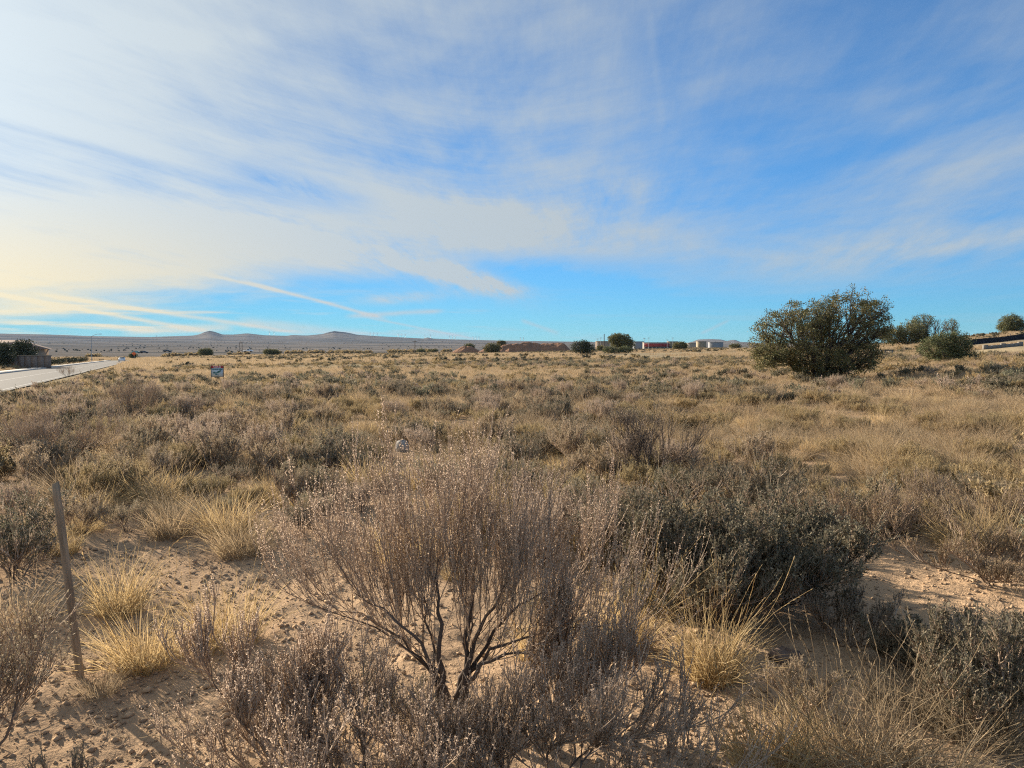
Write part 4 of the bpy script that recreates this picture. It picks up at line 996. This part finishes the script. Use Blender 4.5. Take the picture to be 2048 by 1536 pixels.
def roadpt(al, la): q = RD * al + RN * la; return Vector((q[0], q[1], float(road_z(np.array(al)))))
car(roadpt(265, 9.6), math.atan2(-RD[1], -RD[0]), M['carwhite'], 'white car at the far end of the road, facing the camera')
for px, dist, m, yaw, lb, pk in ((273, 420, 'carteal', .1, 'teal car parked beyond the road end', 0), (289, 415, 'cardark', .2, 'dark car parked beside the teal one beyond the road end', 0), (335, 430, 'cardark', .1, 'dark car half hidden behind the field edge left of the dome juniper', 0),
                                 (497, 430, 'carwhite', .05, 'white pickup on the far road right of the twin poles', 1), (644, 440, 'cardark', .1, 'dark car on the far road right of the low wide juniper', 0)):
    c = Pd(px, dist); c.z = max(c.z, zat(706.0 if px < 320 else 703.5, dist) - .2); car(c, yaw, M[m], lb, bool(pk))
def post(name, loc, top, r, mat, label, category, group=None, cross=None):
    root = link(name, None, None, loc); tag(root, label, category, group); h = top - loc[2]
    rng = np.random.RandomState(1); p_ = np.stack([np.zeros(6), np.zeros(6), np.linspace(-.4, h, 6)], 1)[None]
    g = tube(rng, p_, r, r * .7, 8); link('pole', mesh_from('pole', g[0], [g[1]], g[2], [mat]), root)
    if cross:
        for dz in cross: link('crossarm', boxmesh('crossarm', [(-1.2, 1.2, -.08, .08, h - dz - .1, h - dz + .1)], mat), root)
    return root
M['pole'] = flat('pole_wood', (.09, .07, .06), .85, .2, 3); M['galv'] = flat('galvanised_steel', (.30, .33, .35), .45, .1, 2, .5)
post('utility_pole', Pd(1208, 190), zat(668, 190), .13, M['pole'], 'single tall wooden pole left of the tall round juniper', 'pole')
post('utility_pole', Pd(830, 400), zat(681, 400), .20, M['pole'], 'lone dark pole on the far edge left of the soil heaps', 'pole', None, (.5,))
post('utility_pole', Pd(480, 430), zat(684, 430), .18, M['pole'], 'left one of the twin poles beside the white pickup', 'pole')
post('utility_pole', Pd(485, 440), zat(683, 440), .18, M['pole'], 'right one of the twin poles beside the white pickup', 'pole', None, (.4,))
for i, (px, yt) in enumerate(((1195, 678), (1201, 676), (1288, 677), (1297, 676), (1334, 680), (1345, 676))):
    c = Pd(px, 480); o = post('light_post', c, zat(yt, 480), .12, M['galv'], 'thin light post over the far stores, %s from the left' % NTH[i], 'light post', 'light posts over the far stores')
    h = zat(yt, 480) - c.z; link('lamp_head', boxmesh('lamp_head', [(-.7, .7, -.25, .25, h - .1, h + .15)], M['galv']), o)
def street_lamp():
    q = RD * 250 + RN * 16.6; c = Pd(184, 226); h = zat(672, 226) - c.z
    root = link('street_lamp', None, None, c); tag(root, 'grey street lamp with a curved arm at the street corner', 'street lamp'); rng = np.random.RandomState(2)
    g = tube(rng, np.stack([np.zeros(6), np.zeros(6), np.linspace(-.3, h, 6)], 1)[None], .13, .08, 8); link('pole', mesh_from('pole', g[0], [g[1]], g[2], [M['galv']]), root)
    tt = np.linspace(0, 1, 8); g = tube(rng, np.stack([tt * 2.4, 0 * tt, h - .15 + .75 * np.sin(tt * 1.5)], 1)[None], .06, .045, 6); link('arm', mesh_from('arm', g[0], [g[1]], g[2], [M['galv']]), root)
    link('lamp_head', boxmesh('lamp_head', [(2.3, 3.1, -.16, .16, h + .50, h + .66)], M['galv']), root)
street_lamp()
def road_sign():
    c = roadpt(300, 7.0); root = link('road_work_sign', None, None, c); tag(root, 'orange diamond work sign standing behind the white car', 'sign')
    link('post', boxmesh('post', [(-.04, .04, .02, .08, -.2, 2.2)], M['galv']), root)
    V = [(x, y, 2.6 + z) for y in (-.02, .018) for x, z in ((-.8, 0), (0, -.8), (.8, 0), (0, .8))]
    link('panel', mesh_from('panel', V, [np.array([[0, 1, 2, 3], [7, 6, 5, 4]] + [[i, (i + 1) % 4, 4 + (i + 1) % 4, 4 + i][::-1] for i in range(4)])], None, [M['orange']]), root)
road_sign()
def pylons():
    """lattice towers on the skyline, tens of pixels apart"""
    rng = np.random.RandomState(5); h = 30.0; P4 = []
    for sx in (-1, 1):
        P4.append([(sx * 3.2, 0, -1), (sx * 1.0, 0, h * .65), (sx * .8, 0, h)])
    segs = [tube(rng, np.array([q]), .55, .4, 4) for q in P4]
    for z in (.65, .82, .97): segs.append(tube(rng, np.array([[(-6, 0, h * z), (0, 0, h * z + .6), (6, 0, h * z)]]), .3, .3, 4))
    for a, b in ((0, .3), (.3, .55), (.55, .8)): segs.append(tube(rng, np.array([[(-2.6 * (1 - a * .6), 0, h * a), (0, 0, h * (a + b) / 2), (2.6 * (1 - b * .6), 0, h * b)]]), .25, .25, 4))
    me = mesh_from('pylon', *(lambda g: (g[0], [g[1]], g[2], [M['galv']]))(cat(segs)))
    for k, px in enumerate((314, 540, 549, 741, 748, 755, 797, 804, 811, 850, 861, 899, 905, 911, 946, 952, 958, 1041, 1047, 1462, 1466)):
        d = 5600 if px < 1400 else 2600; c = Pd(px, d); o = link('transmission_tower', me, None, c)
        if px > 1400: o.scale = (.6, .6, .6)
        tag(o, 'tiny steel transmission tower on the skyline, %s from the left' % NTH[k], 'pylon', 'transmission towers on the skyline')
pylons()

# silt fence and block wall on the right hillside
M['siltfabric'] = flat('black_fabric', (.012, .012, .016), .8, .3, 3); M['block'] = flat('white_block', (.19, .18, .165), .95, .25, 3, 0.0)
def hillside():
    pts_ = [(1925, 82), (1950, 82.5), (1985, 83), (2020, 83.5), (2060, 84), (2110, 85)]
    root = link('silt_fence', None, None, Pd(1985, 83)); tag(root, 'long black silt fence running across the hillside', 'fence'); c0 = root.location
    q = [Pd(a, b) for a, b in pts_]
    for a, b in zip(q[:-1], q[1:]):
        n = 7; V = []
        for k in range(n):
            f = k / (n - 1); x, y = a.x + (b.x - a.x) * f, a.y + (b.y - a.y) * f; g = gz(x, y); w = .03 * math.sin(k * 2.1)
            for dy in (-.012, .012): V += [(x - c0.x, y - c0.y + w + dy, g - .1 - c0.z), (x - c0.x, y - c0.y + w + dy, g + .58 + .05 * math.sin(k * 3) - c0.z)]
        Q = []
        for k in range(n - 1):
            o = k * 4; Q += [[o, o + 4, o + 5, o + 1], [o + 2, o + 3, o + 7, o + 6], [o + 1, o + 5, o + 7, o + 3]]
        link('fabric', mesh_from('fabric', V, [np.array(Q)], None, [M['siltfabric']]), root)
        link('fence_stake', boxmesh('fence_stake', [(a.x - c0.x - .03, a.x - c0.x + .03, a.y - c0.y + .05, a.y - c0.y + .11, a.z - c0.z - .1, a.z - c0.z + .75)], M['pole']), root)
    root = link('block_wall', None, None, Pd(2004, 62)); tag(root, 'low whitish block wall below the black silt fence', 'wall'); c0 = root.location
    for i in range(9):
        x = -1.6 + i * .36; g = gz(c0.x + x, c0.y) - c0.z
        link('block', boxmesh('block', [(x, x + .345, -.1, .1, g - .1, g + (.30 if i % 4 else .38))], M['block']), root)
    c = Pd(1772, 75); root = link('pipe_stack', None, None, c); tag(root, 'short dark and white debris pile beside the large lone juniper', 'debris')
    link('plank', boxmesh('plank', [(-.6, .6, -.1, .1, .28, .36)], M['metal']), root)
    for x in (-.5, -.1, .3, .55): link('block', boxmesh('block', [(x - .06, x + .06, -.1, .1, -.05, .277)], M['block']), root)
hillside()

# ------------------------------------------------------------------ scrub on the far plain
def plain():
    rng = np.random.RandomState(15); n = 1900
    r = np.exp(rng.uniform(math.log(1250), math.log(4200), n)); a = rng.uniform(-R(38), R(30), n); x, y = r * np.sin(a), r * np.cos(a)
    keep = rng.rand(n) < sstep(.42, .66, fbm(x / 260, y / 260, 3, 71)) * 1.2; x, y, r = x[keep], y[keep], r[keep]
    L = []
    for i in range(2):
        big, tw, lv = shrub_geo(390 + i, 2.6, 2.4, 6, 4, 3, 1, 4, (1.1, .7), 2, .02, .03, .4, .2, 0); L.append(mesh_g('p', lv, 'fargreen'))
    scatter('far_junipers', L, np.stack([x, y, ground(x, y)], 1), rng.uniform(0, 6.28, len(x)), rng.uniform(.3, .9, len(x)), rng.randint(0, 2, len(x)), 'dark juniper dots scattered over the far plain', 'scrub')
    # hedge of brown brush along the far edge of the field
    n = 420; px = rng.uniform(-60, 900, n); d = 430 + rng.normal(0, 6, n); x = (px - 1024) / F_PX * d; keep = fbm(px / 60, px * 0, 2, 81) > .42
    x, d = x[keep], d[keep]
    scatter('brush_line', [mesh_g('b', shrub_geo(395, 1.6, 1.3, 6, 4, 3, 1, 4, (.5, .3), 2, .02, .03, .5, .2, 0)[2], 'snake')], np.stack([x, d, ground(x, d)], 1), rng.uniform(0, 6, len(x)), rng.uniform(.6, 1.3, len(x)), np.zeros(len(x)), 'line of dark brown brush along the far road', 'brush')
plain()

# ------------------------------------------------------------------ air
def haze():
    m = bpy.data.materials.new('haze'); m.use_nodes = True; t = m.node_tree; t.nodes.clear()
    out = t.nodes.new('ShaderNodeOutputMaterial'); v = t.nodes.new('ShaderNodeVolumePrincipled')
    v.inputs['Color'].default_value = (.36, .60, 1.0, 1); v.inputs['Density'].default_value = HAZE; v.inputs['Anisotropy'].default_value = 0.0
    t.links.new(v.outputs[0], out.inputs['Volume'])
    o = link('haze', boxmesh('haze', [(-8200, 8200, -8200, 8200, -1200, 128)], m)); o['kind'] = 'stuff'; o['label'] = 'thin blue haze over the far plain'
HAZE = 2.8e-5
haze()
